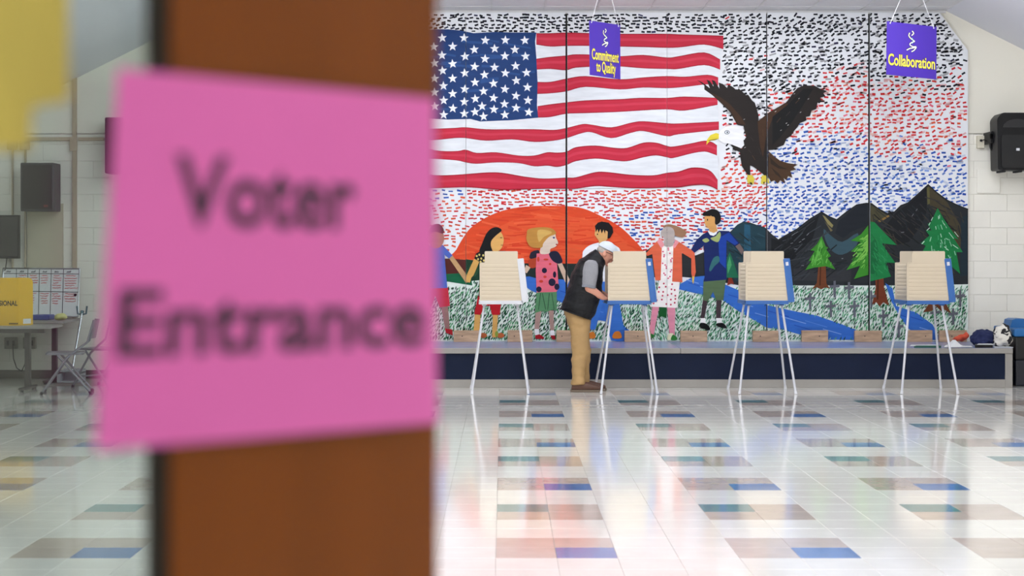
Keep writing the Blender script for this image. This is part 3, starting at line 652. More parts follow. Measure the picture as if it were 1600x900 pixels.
child([((236, 152, 172), [(1019, 478), (1030, 478), (1021, 524), (1014, 522)]), ((236, 152, 172), [(1042, 478), (1055, 478), (1054, 524), (1046, 524)]), ((22, 98, 44), [(1030, 479), (1041.5, 479), (1041, 497), (1034, 494), (1029, 497)]), ((240, 236, 196), spline([(1044, 522), (1052, 521), (1050, 530), (1043, 531)], 3)), ((56, 142, 62), spline([(1051, 523), (1056, 526), (1057, 531), (1048, 531)], 3)), ((56, 142, 62), spline([(1016, 521), (1022, 524), (1020, 528), (1013, 527)], 3)),
  ((246, 240, 234), [(1031, 380), (1053, 380), (1052, 432), (1062, 440), (1058, 481), (1016, 479), (1026, 459), (1031, 432)]),
  ((238, 110, 76), [(1009, 396), (1027, 376), (1034, 385), (1032, 438), (1024, 438), (1019, 397), (1011, 400)]), ((238, 110, 76), [(1052, 385), (1061, 378), (1085, 394), (1087, 425), (1083, 440), (1080, 427), (1080, 404), (1065, 395), (1066, 441), (1050, 440)]),
  ((234, 196, 90), [(1081, 432), (1085, 432), (1083, 444), (1081.5, 440)]), ((246, 160, 168), [(1026, 377), (1032, 372), (1038.5, 383), (1033, 388)]), ((246, 160, 168), [(1051, 385), (1055, 374), (1061, 378), (1054, 388)]),
  ((170, 128, 98), spline([(1036, 355), (1044, 350.5), (1057, 353), (1067, 358), (1072.5, 363), (1068, 370.5), (1060, 370), (1050, 366)], 4)), ((192, 180, 174), spline([(1033, 361), (1040, 354.5), (1050, 356), (1054, 364), (1053, 374), (1050.5, 384.5), (1038, 384.5), (1038, 373), (1033, 368)], 4))]
  + [((226, 84, 122), ell(R.uniform(1034, 1050), 388+k*2.6, 1.5, 1.2, 8)) for k in range(19)] + [((214, 66, 96), ell(x, y, 1.5, 1.5, 8)) for x, y in [(1037, 443), (1050, 444), (1030, 449), (1040, 448), (1049, 452), (1054, 453), (1029, 456), (1036, 456), (1043, 461), (1055, 462), (1035, 462), (1049, 459), (1048, 468), (1055, 467), (1034, 468), (1026, 469), (1041, 475), (1048, 476), (1021, 474), (1054, 473)]])
child([((78, 62, 68), [(1098.4, 466), (1106, 466), (1100.5, 498), (1094.5, 497)]), ((78, 62, 68), [(1119, 466), (1127, 466), (1126, 498), (1118.6, 498)]), ((244, 243, 240), [(1094.5, 497), (1102, 497), (1103, 506), (1094, 505)]), ((244, 243, 240), [(1118.6, 497), (1127, 497), (1128.5, 505), (1120, 506)]), ((20, 20, 22), spline([(1094, 504.6), (1103, 505.5), (1109, 512), (1108, 516), (1101, 514), (1094, 512)], 3)), ((20, 20, 22), spline([(1119.5, 505.4), (1129, 504.6), (1135, 510.5), (1134, 513), (1121, 510)], 3)),
  ((98, 124, 88), [(1099, 437), (1134, 436), (1130, 469), (1118.6, 469), (1114, 456), (1106, 470.5), (1098, 469)]), ((126, 108, 106), [(1148, 384), (1155, 380), (1162, 391), (1159, 398)]),
  ((26, 44, 108), [(1106, 362), (1115, 369), (1123, 360.5), (1139, 361), (1156, 380), (1148.5, 385), (1135, 376.5), (1135, 437), (1099, 440), (1101, 431), (1099.5, 384), (1085, 395), (1079.5, 390), (1088, 375), (1098, 366)]), ((32, 72, 172), [(1122, 372), (1139, 363), (1153, 380), (1148, 383), (1135, 375), (1134, 420), (1124, 410)]),
  ((176, 192, 118), spline([(1110, 372), (1118, 369), (1124, 362), (1126, 368), (1122, 378), (1114, 376)], 3)), ((176, 192, 118), spline([(1097, 375), (1104, 372), (1108, 376), (1102, 379)], 3)), ((58, 118, 122), spline([(1108, 420), (1114, 404), (1122, 400), (1124, 408), (1116, 416), (1110, 424)], 3)),
  ((240, 240, 242), [(1106, 362), (1121, 360), (1119, 366), (1114, 368.5), (1109, 367)]), ((228, 170, 100), [(1100.7, 338), (1117, 337), (1118, 350), (1121, 361), (1114.7, 364), (1108.5, 361.5), (1107, 357), (1103, 355), (1100.5, 347)]),
  ((22, 22, 25), spline([(1098, 337), (1099, 332), (1104, 330), (1113, 326.5), (1122, 329.5), (1126, 338), (1125.5, 346), (1120, 351), (1117, 349), (1116.5, 340), (1111, 338)], 4)), ((228, 170, 100), spline([(1110, 337), (1112, 339), (1112, 346), (1109.5, 346)], 3)), ((30, 28, 30), ell(1105.2, 343.5, .9, 1.8, 8)), ((180, 90, 70), dash(1103.5, 354, 3.5, 1, .1))])
# --- pine blocks holding the panels
for i, (a, b) in enumerate([(709, 749.5), (793, 832), (869.5, 892), (976, 1017), (1063.5, 1105), (1176.5, 1216.5), (1253, 1294), (1336, 1378), (1417, 1457), (1468, 1511)]):
    d = 20.60; x0, x1 = px(a, d), px(b, d)
    wh_ = ['left of the first booth', 'between the first booth legs', 'behind the bending man', 'below the second booth', 'under the painted boy', 'behind the third booth legs', 'on the painted river at the third booth', 'under the tall green painted tree', 'behind the fourth booth legs', 'beside the orange cloth']
    o = MB().box(x0, x1, d, d+0.064, SZ+0.001, SZ+0.14+random.uniform(-.006, .004), ch=0.004).build('wood_block', M_pine)
    xs_ = (x0+x1)/2+random.uniform(-.08, .08); MB().tube([(xs_, d-0.002, SZ+0.07), (xs_, d+0.004, SZ+0.07)], 0.007, 8).build('screw_head', M_rubber, o)
    tag(o, 'short pine wood block at the mural foot, '+wh_[i], 'wood block', 'pine blocks along the mural foot')

# ================================================================== HANGING SIGNS
M_purple = mat('purple_card', (74, 44, 168), 0.45, var=0.05, vs=(3, 3, 3))
YEL = lin((246, 228, 84)); DKP = lin((28, 18, 60)); WHT = lin((236, 238, 240))
def hanging_sign(tl, tr, br, bl, lines, label, ev):
    "corner points in metres"
    org = (tl+tr)/2
    e = empty('hanging_sign', org, label, 'sign', 'purple hanging signs')
    n = (tr-tl).cross(bl-tl).normalized()
    if n.y > 0: n = -n
    MB().prism([tl, tr, br, bl], -n*0.006).build('card', M_purple, e)
    def S(u, v, o=0.0015): return tl+(tr-tl)*u+(bl-tl)*v+(br-bl-tr+tl)*u*v+n*o
    for txt, u0, u1, vb, hh in lines:
        t = MB()
        for bold, o, c in ((0.05, 0.0012, DKP), (0.02, 0.0024, YEL)):
            pad = 0.012 if bold > .05 else 0
            lay_text(t, txt, lambda u, y: S(u0-pad+(u1-u0+2*pad)*u, vb-y*hh/0.72, o), bold, c)
        t.build('lettering', M_print, e)
    em = MB()
    def ribbon(pts, w0, c, o):
        ps = spline(pts, 5, False)
        for i in range(len(ps)-1):
            a, b = Vector((.5+(ps[i][0]-.5)*.8, ps[i][1]*ev)), Vector((.5+(ps[i+1][0]-.5)*.8, ps[i+1][1]*ev)); d = (b-a).normalized(); q = Vector((-d.y, d.x))*w0
            em.quad(S(*(a+q), o), S(*(b+q), o), S(*(b-q), o), S(*(a-q), o), c)
    for w0, o, sh in ((0.020, 0.0012, True), (0.010, 0.0024, False)):
        for pts, c in ([(.44, .18), (.42, .24), (.47, .29), (.53, .32), (.57, .34)], (.93, .93, .6)), ([(.5, .14), (.54, .18), (.49, .23)], (.93, .9, .7)), ([(.5, .28), (.53, .34), (.5, .39)], (.25, .5, .85)), ([(.57, .34), (.47, .38), (.45, .42), (.53, .45), (.6, .44)], (.93, .95, .95)), ([(.37, .53), (.45, .49), (.54, .47), (.61, .45), (.55, .52), (.49, .55)], (.9, .92, .8)):
            ribbon(pts, w0, DKP if sh else c, o)
    em.build('emblem', M_print, e)
    for u, hx in ((.06, -.10), (.94, .10)):
        a = S(u, .03, 0.004); b = Vector((org.x+hx*(tr-tl).x/0.6, org.y+hx*(tr-tl).y/0.6, CZ-0.002))
        MB().tube([a, (a+b)/2, b], 0.004, 6).build('string', M_string, e)
        MB().tube([S(u, .03, -0.008), S(u, .03, 0.004)], 0.008, 8).build('eyelet', M_string, e)
    MB().box(org.x-0.05, org.x+0.05, org.y-0.03, org.y+0.03, CZ-0.006, CZ-0.002).build('ceiling_clip', M_tbar, e)
d1, d2 = 18.95, 19.42
hanging_sign(P(921, 32, d1), P(969, 39, d2), P(969.5, 124, d2), P(922, 117, d1), [('Commitment', .06, .94, .70, .20), ('to Quality', .2, .84, .915, .20)], 'purple hanging sign reading Commitment to Quality in front of the flag', .80)
d1, d2 = 19.1, 19.4
hanging_sign(P(1386, 33, d1), P(1463.5, 42, d2), P(1463, 124, d2), P(1385, 116.5, d1), [('Collaboration', .03, .97, .81, .215)], 'purple hanging sign reading Collaboration near the sloping ceiling', .95)

# ================================================================== VOTING BOOTHS
BW = 0.456; YN, YF = 18.5, 19.05
def rounded(pts, r, n=4):
    out = []; m = len(pts)
    for i in range(m):
        p0, p1, p2 = Vector(pts[i-1]), Vector(pts[i]), Vector(pts[(i+1) % m])
        a = p1+(p0-p1).normalized()*r; b = p1+(p2-p1).normalized()*r
        for k in range(n+1):
            t = k/n; out.append(a*(1-t)**2+p1*2*t*(1-t)+b*t*t)
    return out
def make_booth(X0, tray_m, lid_m, label):
    X1 = X0+BW; e = empty('voting_booth', (X0+BW/2, (YN+YF)/2, 0), label, 'voting booth', 'voting booths in front of the stage')
    tr = MB().box(X0-0.01, X1+0.01, YN-0.02, YF+0.02, 0.967, 0.985, ch=0.004)
    for a in ((X0-0.01, X1+0.01, YN-0.02, YN-0.006), (X0-0.01, X1+0.01, YF+0.006, YF+0.02), (X1-0.004, X1+0.01, YN-0.02, YF+0.02), (X0-0.01, X0+0.002, YN-0.02, YF+0.02)):
        tr.box(a[0], a[1], a[2], a[3], 0.985, 1.007, ch=0.003)
    tr.build('tray', tray_m, e)
    for yy, s in ((YN, -1), (YF, 1)):
        prof = [(X0, 0.99), (X1, 0.99), (X1, 1.418), (X1-0.042, 1.418), (X1-0.042, 1.543), (X0+0.055, 1.543), (X0+0.055, 1.418), (X0, 1.418)]
        ps = [Vector((q.x, yy-0.006, q.y)) for q in [Vector((v.x, v.y)) for v in rounded(prof, 0.014)]]
        wg = MB().prism(ps, (0, 0.012, 0)).build('privacy_wing', M_tan, e)
        rb = MB()
        for k in range(9):
            z = 1.05+k*0.0415
            for side in (-1, 1):
                y0 = yy+side*0.006; y1 = y0+side*0.0035
                a, b = X0+0.02, X1-0.02
                pr = [(y0, z-0.018), (y1, z-0.012), (y1, z+0.010), (y0, z+0.016)]
                rb.prism([Vector((a, q, zz)) for q, zz in pr], (b-a, 0, 0))
        rb.build('ribbing', M_tan, wg)
        cl = MB().box(X1-0.04, X1-0.02, yy-0.012, yy+0.012, 1.40, 1.45, ch=0.003); cl.build('corner_clip', M_whitepl, wg)
    # lid: shallow case standing at the back, leaning over the tray
    lean = math.radians(-6.5); lx = X1+0.004
    Mx = Matrix.Translation((lx, 0, 0.985)) @ Matrix.Rotation(lean, 4, 'Y')
    lid = MB()
    lid.box(0.055, 0.072, YN-0.015, YF+0.015, 0, 0.475, Mx, ch=0.004)
    lid.box(0.0, 0.056, YN-0.015, YN-0.001, 0, 0.475, Mx, ch=0.004); lid.box(0.0, 0.056, YF+0.001, YF+0.015, 0, 0.475, Mx, ch=0.004)
    lid.box(0.0, 0.056, YN-0.001, YF+0.001, 0.461, 0.475, Mx, ch=0.003)
    lo = lid.build('lid', lid_m, e)
    MB().box(0.02, 0.05, YN-0.021, YN-0.014, 0.40, 0.44, Mx, ch=0.002).build('latch', M_whitepl, lo)
    for hy in (YN+0.1, YF-0.1): MB().tube([(X1+0.012, hy-0.03, 0.985), (X1+0.012, hy+0.03, 0.985)], 0.008, 8).build('hinge', M_greymetal, lo)
    for (tx, ty, fx, fy) in ((X0+0.05, YN+0.10, X0-0.083, 18.38), (X1-0.05, YN+0.10, X1+0.070, 18.38), (X0+0.05, YF-0.10, X0-0.105, 19.16), (X1-0.05, YF-0.10, X1+0.085, 19.16)):
        a, b = Vector((tx, ty, 0.968)), Vector((fx, fy, 0.0))
        dr = (b-a).normalized()
        lg = MB().tube([a, b-dr*0.02], 0.0125, 10).build('leg', M_alu, e, smooth=True)
        MB().tube([b-dr*0.035, Vector((fx, fy, 0.001))], 0.0155, 10).build('foot_cap', M_whitepl, lg)
        MB().box(tx-0.025, tx+0.025, ty-0.025, ty+0.025, 0.95, 0.968, ch=0.003).build('leg_socket', tray_m, lg)
    return e
make_booth(px(749.4, YN), M_whitepl, M_whitepl, 'tan ribbed voting booth with white tray and lid, beside the painted blonde girl')
make_booth(px(950, YN), M_bluepl, M_bluepl, 'tan ribbed voting booth with blue tray that the man leans over')
make_booth(px(1165, YN), M_bluepl, M_bluepl, 'tan ribbed voting booth with blue tray before the dark painted mountains, third in line')
make_booth(px(1416.7, YN), M_bluepl, M_bluepl, 'tan ribbed voting booth with blue tray beneath the Collaboration sign')

# ================================================================== MAN
S_ = 18.73/F
YM = 18.78
def m3(x, y, dy=0.0): return Vector(((x-VX)*S_, YM+dy, H-(y-VY)*S_))
def ring(c, u, v, n=24, e=2.3):
    out = []
    for i in range(n):
        t = 2*math.pi*i/n; a, b = math.cos(t), math.sin(t)
        out.append(c+u*(math.copysign(abs(a)**(2/e), a))+v*(math.copysign(abs(b)**(2/e), b)))
    return out
def sec(back, front, lat, dy=0.0, e=2.3):
    "section from two profile pixels and a half width"
    a, b = m3(*back, dy), m3(*front, dy); return ring((a+b)/2, (b-a)/2, Vector((0, lat, 0)), e=e)
def fused(name, mb, voxel, mtl, parent=None, origin=None, smooth=4, sub=True):
    o = mb.build(name, mtl, None, origin=origin)
    md = o.modifiers.new('r', 'REMESH'); md.mode = 'VOXEL'; md.voxel_size = voxel; md.use_smooth_shade = True
    if smooth:
        ms = o.modifiers.new('s', 'SMOOTH'); ms.iterations = smooth; ms.factor = 0.5
    dg = bpy.context.evaluated_depsgraph_get(); me = bpy.data.meshes.new_from_object(o.evaluated_get(dg))
    old = o.data; o.modifiers.clear(); o.data = me; bpy.data.meshes.remove(old); me.name = name
    if not me.materials: me.materials.append(mtl)
    me.polygons.foreach_set('use_smooth', [True]*len(me.polygons))
    if parent: o.parent = parent; o.location = Vector(o.location)-parent_origin(parent)
    return o
from mathutils import noise as mnoise
def wrinkle(o, amp, sc3):
    me = o.data; n = [v.normal.copy() for v in me.vertices]; loc = o.matrix_basis.translation
    for v, q in zip(me.vertices, n):
        p = v.co
        k = mnoise.noise(Vector((p.x*sc3[0], p.y*sc3[1], p.z*sc3[2])))+.5*mnoise.noise(Vector((p.x*sc3[0]*2.1+5, p.y*sc3[1]*2.1, p.z*sc3[2]*2.1)))
        v.co = p+q*k*amp
    me.update()
M_skin = mat('skin', (222, 158, 134), 0.5, var=0.08, vs=(20, 20, 20))
M_vest = mat('black_quilted_vest', (15, 16, 20), 0.5, var=0.2, vs=(14, 14, 30), bump=0.006, bs=26, spec=0.3)
M_shirt = mat('grey_polo', (140, 140, 145), 0.8, var=0.08, vs=(80, 80, 80), bump=0.004, bs=18)
M_khaki = mat('khaki_cotton', (176, 142, 94), 0.75, var=0.08, vs=(8, 8, 8), bump=0.010, bs=11)
M_shoe = mat('brown_shoe_leather', (88, 58, 44), 0.5, var=0.15)
M_sole = mat('pale_shoe_sole', (112, 98, 84), 0.7)
M_cap = mat('pale_grey_cap', (206, 214, 224), 0.8, var=0.1, vs=(30, 30, 120))
M_hair = mat('grey_hair', (176, 170, 164), 0.7, var=0.15, vs=(60, 60, 60))
base = Vector((px(908, 18.7), YM, 0))
body = MB()
tors = [((886, 488), (918, 496), .15), ((889, 466), (930, 470), .175), ((895, 444), (934, 448), .175), ((903, 422), (936, 428), .175), ((911, 410), (938, 416), .16), ((924, 400), (942, 410), .10), ((932, 394), (945, 406), .065), ((936, 391), (948, 402), .058)]
body.rings([sec(a, b, l) for a, b, l in tors])
# head
hc = m3(946.8, 396); pit = math.radians(27)
HF = Vector((math.cos(pit), 0, -math.sin(pit))); HU = Vector((math.sin(pit), 0, math.cos(pit))); HS = Vector((0, 1, 0))
HM = Matrix((HF, HS, HU)).transposed()      # local (forward, side, up) -> world
def hp(f, s, u): return hc+HM @ Vector((f, s, u))
def headfn(p):
    q = p.copy()
    if q.z < 0:
        k = -q.z; q.y *= 1-0.30*k*k; q.x = q.x*(1-0.12*k)+0.30*k*k*(1 if q.x > -0.3 else 0.55)
    if q.x > 0.6: q.x = 0.6+(q.x-0.6)*0.8
    return q
body.sphere(hc, .100, .078, .122, HM, 28, 20, headfn)
body.tube([hp(.085, 0, .030), hp(.102, 0, .002), hp(.114, 0, -.018), hp(.100, 0, -.030), hp(.08, 0, -.03)], [.011, .013, .017, .014, .008], 10)
for s in (-1, 1):
    body.sphere(hp(.104, s*.013, -.024), .010, .010, .009, HM, 8, 6)
    body.sphere(hp(-.012, s*.080, -.008), .022, .010, .036, HM @ Matrix.Rotation(-.15, 3, 'Y'), 12, 8)
    body.sphere(hp(.080, s*.032, .034), .018, .026, .009, HM, 10, 6)      # brow
    body.sphere(hp(.072, s*.040, -.018), .022, .022, .020, HM, 10, 6)     # cheek
body.sphere(hp(.092, 0, -.055), .012, .026, .007, HM, 10, 6); body.sphere(hp(.090, 0, -.067), .012, .023, .007, HM, 10, 6)   # lips
body.sphere(hp(.080, 0, -.102), .022, .028, .020, HM, 10, 6)              # chin
# arms and hands
def arm(sgn, sh, el, wr, palm, tips):
    body.tube([sh, sh.lerp(el, .5), el], [.062, .052, .046], 14)
    body.sphere(el, .046, .046, .046, None, 14, 10); body.tube([el, el.lerp(wr, .3), el.lerp(wr, .75), wr], [.046, .047, .036, .029], 14)
    d = (palm-wr).normalized(); side = Vector((0, 1, 0)); upv = d.cross(side).normalized()
    if upv.z < 0: upv = -upv
    mid = wr.lerp(palm, .5)
    body.rings([ring(wr-d*.01, side*.028, upv*.022, 12), ring(mid, side*.040, upv*.018, 12), ring(palm, side*.043, upv*.014, 12)])
    for k, (off, L) in enumerate(((-.033, .070), (-.011, .080), (.011, .076), (.033, .060))):
        r0 = palm+side*off*sgn-d*.008; c = tips[k]
        p1 = r0+d*L*.45+upv*.006; p2 = p1+(d*.7-upv*c)*L*.32; p3 = p2+(d*.35-upv*(c+.25))*L*.28
        body.tube([r0, p1, p2, p3], [.0095, .0092, .0085, .0072], 8)
        body.sphere(p3, .0074, .0074, .0074, None, 8, 6)
    th0 = wr.lerp(palm, .30)-side*sgn*.030
    th1 = th0+d*.030-side*sgn*.026-upv*.004; th2 = th1+d*.030-side*sgn*.004-upv*.008; th3 = th2+d*.018+side*sgn*.008-upv*.006
    body.tube([th0, th1, th2, th3], [.015, .0125, .0105, .008], 8); body.sphere(th3, .0085, .0085, .0085, None, 8, 6)
# near (his right) arm: fingers close round the pen; thumb towards his left
arm(-1, m3(922, 415, -.20), m3(918.5, 449.5, -.235), m3(943, 465.5, -.16), m3(954, 467.2, -.12), (.7, .6, .6, .7))
arm(1, m3(925, 415, .20), m3(924, 447, .235), m3(940, 456, .13), m3(950, 461, .09), (.35, .3, .3, .4))
# legs
hipn, hipf = m3(903, 492, -.09), m3(903, 492, .09)
fn_, ff_ = (905, 601), (914, 598)
for dy, kx, ax, fy in ((-.10, 907, 903, 606), (.10, 912, 910, 603)):
    body.tube([m3(903, 488, dy*.9), m3((903+kx)/2, 520, dy), m3(kx, 548, dy), m3((kx+ax)/2, 572, dy), m3(ax, 600, dy)], [.085, .078, .055, .052, .036], 14)
    g = H-(612.5-VY)*S_
    body.tube([m3(ax-2, fy, dy), m3(ax+12, fy+2, dy-.01*(1 if dy < 0 else -1)), m3(ax+26, fy+4, dy)], [.022, .020, .016], 10)
person = fused('person', body, 0.0062, M_skin, origin=base, smooth=3)
tag(person, 'person in black vest, khaki trousers and pale cap bending over a booth to write', 'person')
# vest
v = MB()
vs_ = [((875.5, 482), (924, 499), .235), ((878, 475), (930, 491), .245), ((882.5, 466), (936.5, 473), .25), ((886, 454), (939.5, 461), .25), ((889.5, 441), (941, 449), .25), ((893.5, 428), (942, 438), .245), ((898, 417), (942.5, 428), .235), ((906, 406), (943, 420), .20), ((915, 399.5), (944, 416), .150), ((923, 394), (945, 413), .108), ((931, 388.5), (946.5, 408.5), .088)]
rg = [sec(a, b, l, e=2.5) for a, b, l in vs_]
for i, r in enumerate(rg):
    c = sum(r, Vector())/len(r); k = 1.0+(0.018 if i % 2 else -0.006)
    rg[i] = [c+(p-c)*k for p in r]
v.rings(rg)
vest = fused('vest', v, 0.011, M_vest, person, base, smooth=3); vest['label'] = 'black quilted sleeveless vest'; wrinkle(vest, .008, (8, 8, 14))
st = MB()
for k, z in enumerate((0.35, .6)): pass
for i in (1, 3, 5, 7):
    a = rg[i]; st.tube([p for p in a]+[a[0]], 0.0035, 5, False)
st.build('quilting_seam', M_black, vest)
hm = MB(); a = rg[0]; hm.tube(list(a)+[a[0]], 0.009, 6, False); hm.build('hem', M_vest, vest)
# shirt sleeves and collar
for sg, A, B in ((-1, m3(923, 414, -.195), m3(918.5, 449, -.235)), (1, m3(926, 414, .195), m3(924, 447, .23))):
    ax = (B-A).normalized(); w1 = Vector((1, 0, 0)); w1 = (w1-ax*w1.dot(ax)).normalized(); w2 = ax.cross(w1)
    sh = MB().rings([ring(A-ax*.05, w1*.045, w2*.04), ring(A-ax*.015, w1*.076, w2*.066), ring(A.lerp(B, .3), w1*.088, w2*.074), ring(A.lerp(B, .65), w1*.082, w2*.072), ring(B, w1*.074, w2*.068), ring(B+ax*.006, w1*.070, w2*.064)])
    sl = fused('shirt_sleeve', sh, 0.007, M_shirt, person, base, smooth=2); sl['label'] = 'grey short polo sleeve'
    wrinkle(sl, .006, (14, 14, 7))
    MB().rings([ring(B-ax*.022, w1*.079, w2*.072), ring(B+ax*.004, w1*.077, w2*.070)]).build('sleeve_cuff', mat('grey_rib_knit', (128, 130, 138), .85), sl, smooth=True)
# trousers
t = MB()
t.rings([sec((880, 481), (924, 492), .19), sec((882, 490), (924, 500), .20), sec((886, 503), (923, 508), .195), sec((890, 514), (922, 518), .185), sec((893, 522), (921, 526), .17)])
for dy, ox in ((-.10, 0), (.10, 1)):
    prof = [((888, 500), (921, 504), .088), ((890.5, 514), (921, 518), .092), ((892, 532), (920, 536), .088), ((893, 548), (920, 551), .082), ((892.5, 562), (916, 564), .078), ((893, 576), (913, 577), .072), ((894, 588), (913, 589), .074), ((892.5, 594), (914, 595), .080), ((891.5, 601), (914, 600.5), .078)]
    t.rings([sec((a[0]+ox*min(9, max(0, (a[1]-510)/7)), a[1]-2*ox), (b[0]+ox*min(9, max(0, (a[1]-510)/7)), b[1]-2*ox), l, dy, 2.2) for a, b, l in prof])
tro = fused('trousers', t, 0.0095, M_khaki, person, base, smooth=3); tro['label'] = 'loose khaki trousers'; wrinkle(tro, .011, (7, 7, 11))
# shoes
for dy, ox, fy in ((-.10, 0, 0), (.10, 8, 0)):
    s0 = base.x
    def sp(x, z, h): return Vector(((x+ox-VX)*S_, YM+dy+h, z))
    so = MB(); up = MB()
    outl = [(891, .026), (891, .032), (896, .036), (908, .036), (922, .042), (932, .040), (938.5, .028), (941, .010)]
    loop = [sp(x, 0, -h) for x, h in outl]+[sp(x, 0, h) for x, h in outl[::-1]]
    so.prism([p+Vector((0, 0, .002)) for p in loop], (0, 0, .024))
    up.rings([ring(sp(893, .062, 0), Vector((0, .032, 0)), Vector((.006, 0, .048)), 14), ring(sp(899, .066, 0), Vector((0, .037, 0)), Vector((0, 0, .055)), 14), ring(sp(908, .062, 0), Vector((0, .038, 0)), Vector((0, 0, .052)), 14), ring(sp(917, .062, 0), Vector((0, .042, 0)), Vector((0, 0, .048)), 14), ring(sp(926, .054, 0), Vector((0, .045, 0)), Vector((0, 0, .038)), 14), ring(sp(934, .048, 0), Vector((0, .040, 0)), Vector((0, 0, .030)), 14), ring(sp(939.5, .040, 0), Vector((0, .022, 0)), Vector((0, 0, .014)), 14)])
    sho = up.build('shoe', M_shoe, person, smooth=True)
    so.build('sole', M_sole, sho)
    lc = MB()
    for k in range(4): lc.tube([sp(914+k*2.6, .094-k*.006, -.022), sp(915+k*2.6, .098-k*.006, 0), sp(914+k*2.6, .094-k*.006, .022)], .0028, 5)
    lc.build('laces', M_rubber, sho)
# cap
cp = MB()
def capfn(p):
    q = p.copy()
    if q.z < 0: q.z *= .12
    q.z *= 1-.25*max(q.x, 0); return q
cp.sphere(hp(.004, 0, .046), .118, .094, .092, HM, 24, 14, capfn)
cap = cp.build('cap', M_cap, person, smooth=True); cap['label'] = 'pale grey flat cap'
vz = MB(); top = []; bot = []
for k in range(11):
    t_ = -1+2*k/10; top.append((t_, .092*math.sqrt(max(0, 1-(t_*.86)**2))))
inner = [hp(a*.9+.012, t_*.080, .052) for t_, a in top]; outer = [hp(a*.9+.012+.058*math.sqrt(max(0, 1-t_*t_)), t_*.074, .040-.012*(1-t_*t_)) for t_, a in top]
vz.prism(inner+outer[::-1], HU*0.006); vz.build('visor', M_cap, cap)
# hair, glasses, eyes
hr = MB()
def hairfn(p):
    q = p.copy()
    if q.x > 0.15: q.x = 0.15
    return q
hr.sphere(hp(-.012, 0, .012), .098, .083, .060, HM, 20, 12, hairfn); hr.build('hair', M_hair, person, smooth=True)
for s in (-1, 1):
    MB().sphere(hp(.086, s*.033, .016), .010, .013, .008, HM, 10, 8).build('eye', mat('eye_white', (210, 205, 200), .3), person, smooth=True)
gl = MB()
for s in (-1, 1):
    cc = [hp(.112, s*.034+.027*math.cos(a), .012+.019*math.sin(a)) for a in [2*math.pi*i/16 for i in range(17)]]
    gl.tube(cc, .0032, 6, False); gl.tube([hp(.110, s*.060, .016), hp(.05, s*.084, .018), hp(-.01, s*.088, .014)], .0035, 6)
gl.tube([hp(.113, -.008, .016), hp(.116, 0, .018), hp(.113, .008, .016)], .003, 6)
gla = gl.build('glasses', M_black, person); gla['label'] = 'dark rimmed glasses'
# pen and ballot on the tray
hand = m3(958, 466, -.11)
tag(MB().tube([hand+Vector((-.035, .0, .075)), hand+Vector((.012, .0, -.002)), hand+Vector((.022, 0, -.018))], [.0045, .0045, .001], 8).build('pen', M_black), 'slim black pen in the hand of the bending man', 'pen')
bx = px(962, 18.7)
tag(MB().box(bx+.03, bx+.25, 18.62, 18.93, .9862, .9872).build('ballot', mat('white_paper', (238, 238, 236), .7, var=.02)), 'white ballot paper lying on the tray the man leans over', 'paper')

# ================================================================== DOOR AND NOTICES (foreground)
A_ = Vector((-.214, .957, 0)); U = Vector((.632, .7745, 0)).normalized(); N = Vector((U.y, -U.x, 0))   # N faces the camera side
def D(s, n, z): return A_+U*s+N*n+Vector((0, 0, z))
SE, SH, SG = .268, -.646, .0361
DT = .045; DZ0, DZ1 = .008, 2.13; GZ0, GZ1 = .30, 1.97; GS0 = -.50
Mdoor = Matrix.Translation(A_) @ Matrix((U, N, Vector((0, 0, 1)))).transposed().to_4x4()
door = empty('door_1', D(SH, 0, 0), 'brown wooden door with a tall glass pane standing ajar', kind='structure')
def dbox(s0, s1, n0, n1, z0, z1, ch=.002): return MB().box(s0, s1, n0, n1, z0, z1, Mdoor, ch)
MB().prism([D(SG, 0, DZ0), D(SE, 0, DZ0), D(SE, -DT, DZ0), D(SG+.04, -DT, DZ0), D(SG+.04, -.019, DZ0), D(SG, -.019, DZ0)], (0, 0, DZ1-DZ0)).build('lock_stile', M_doorwood, door)
dbox(SH, GS0, -DT, 0, DZ0, DZ1).build('hinge_stile', M_doorwood, door)
dbox(GS0, SG, -DT, 0, DZ0, GZ0).build('bottom_rail', M_doorwood, door)
dbox(GS0, SG, -DT, 0, GZ1, DZ1).build('top_rail', M_doorwood, door)
M_glass = glass_mat('door_glass', (.735, .785, .77), .05)
dbox(GS0-.004, SG+.038, -.026, -.020, GZ0-.004, GZ1+.004, 0).build('pane', M_glass, door)
M_reveal_shade = mat('reveal_shade_brown', (40, 24, 10), .6)  # dark strips add the shade on the reveal beside the pane as colour
dbox(SG-.004, SG, -.019, -.0015, GZ0, GZ1, .001).build('reveal_shade_strip', M_reveal_shade, door); dbox(GS0, GS0+.004, -.019, -.0015, GZ0, GZ1, .001).build('reveal_shade_strip', M_reveal_shade, door)
for z in (.3, 1.1, 1.9):
    MB().tube([D(SH-.006, .006, z-.05), D(SH-.006, .006, z+.05)], .009, 10).build('hinge', M_greymetal, door)
hd = MB().tube([D(SE-.06, 0, 1.02), D(SE-.06, .05, 1.02), D(SE-.16, .055, 1.02)], .010, 10).build('handle', M_chrome, door, smooth=True)
dbox(SE-.085, SE-.035, 0, .006, .93, 1.11).build('handle_plate', M_chrome, hd)
# door frame
M_frame = mat('brown_frame_paint', (84, 62, 48), .4)
jm = MB().box(DX0, DX0+.045, FY-.17, FY+.02, 0, DZ).box(DX1-.045, DX1, FY-.17, FY+.02, 0, DZ).box(DX0+.045, DX1-.045, FY-.17, FY+.02, DZ-.045, DZ)
tag(jm.build('trim_1', M_frame), 'brown metal door frame of the hall doorway', kind='structure')

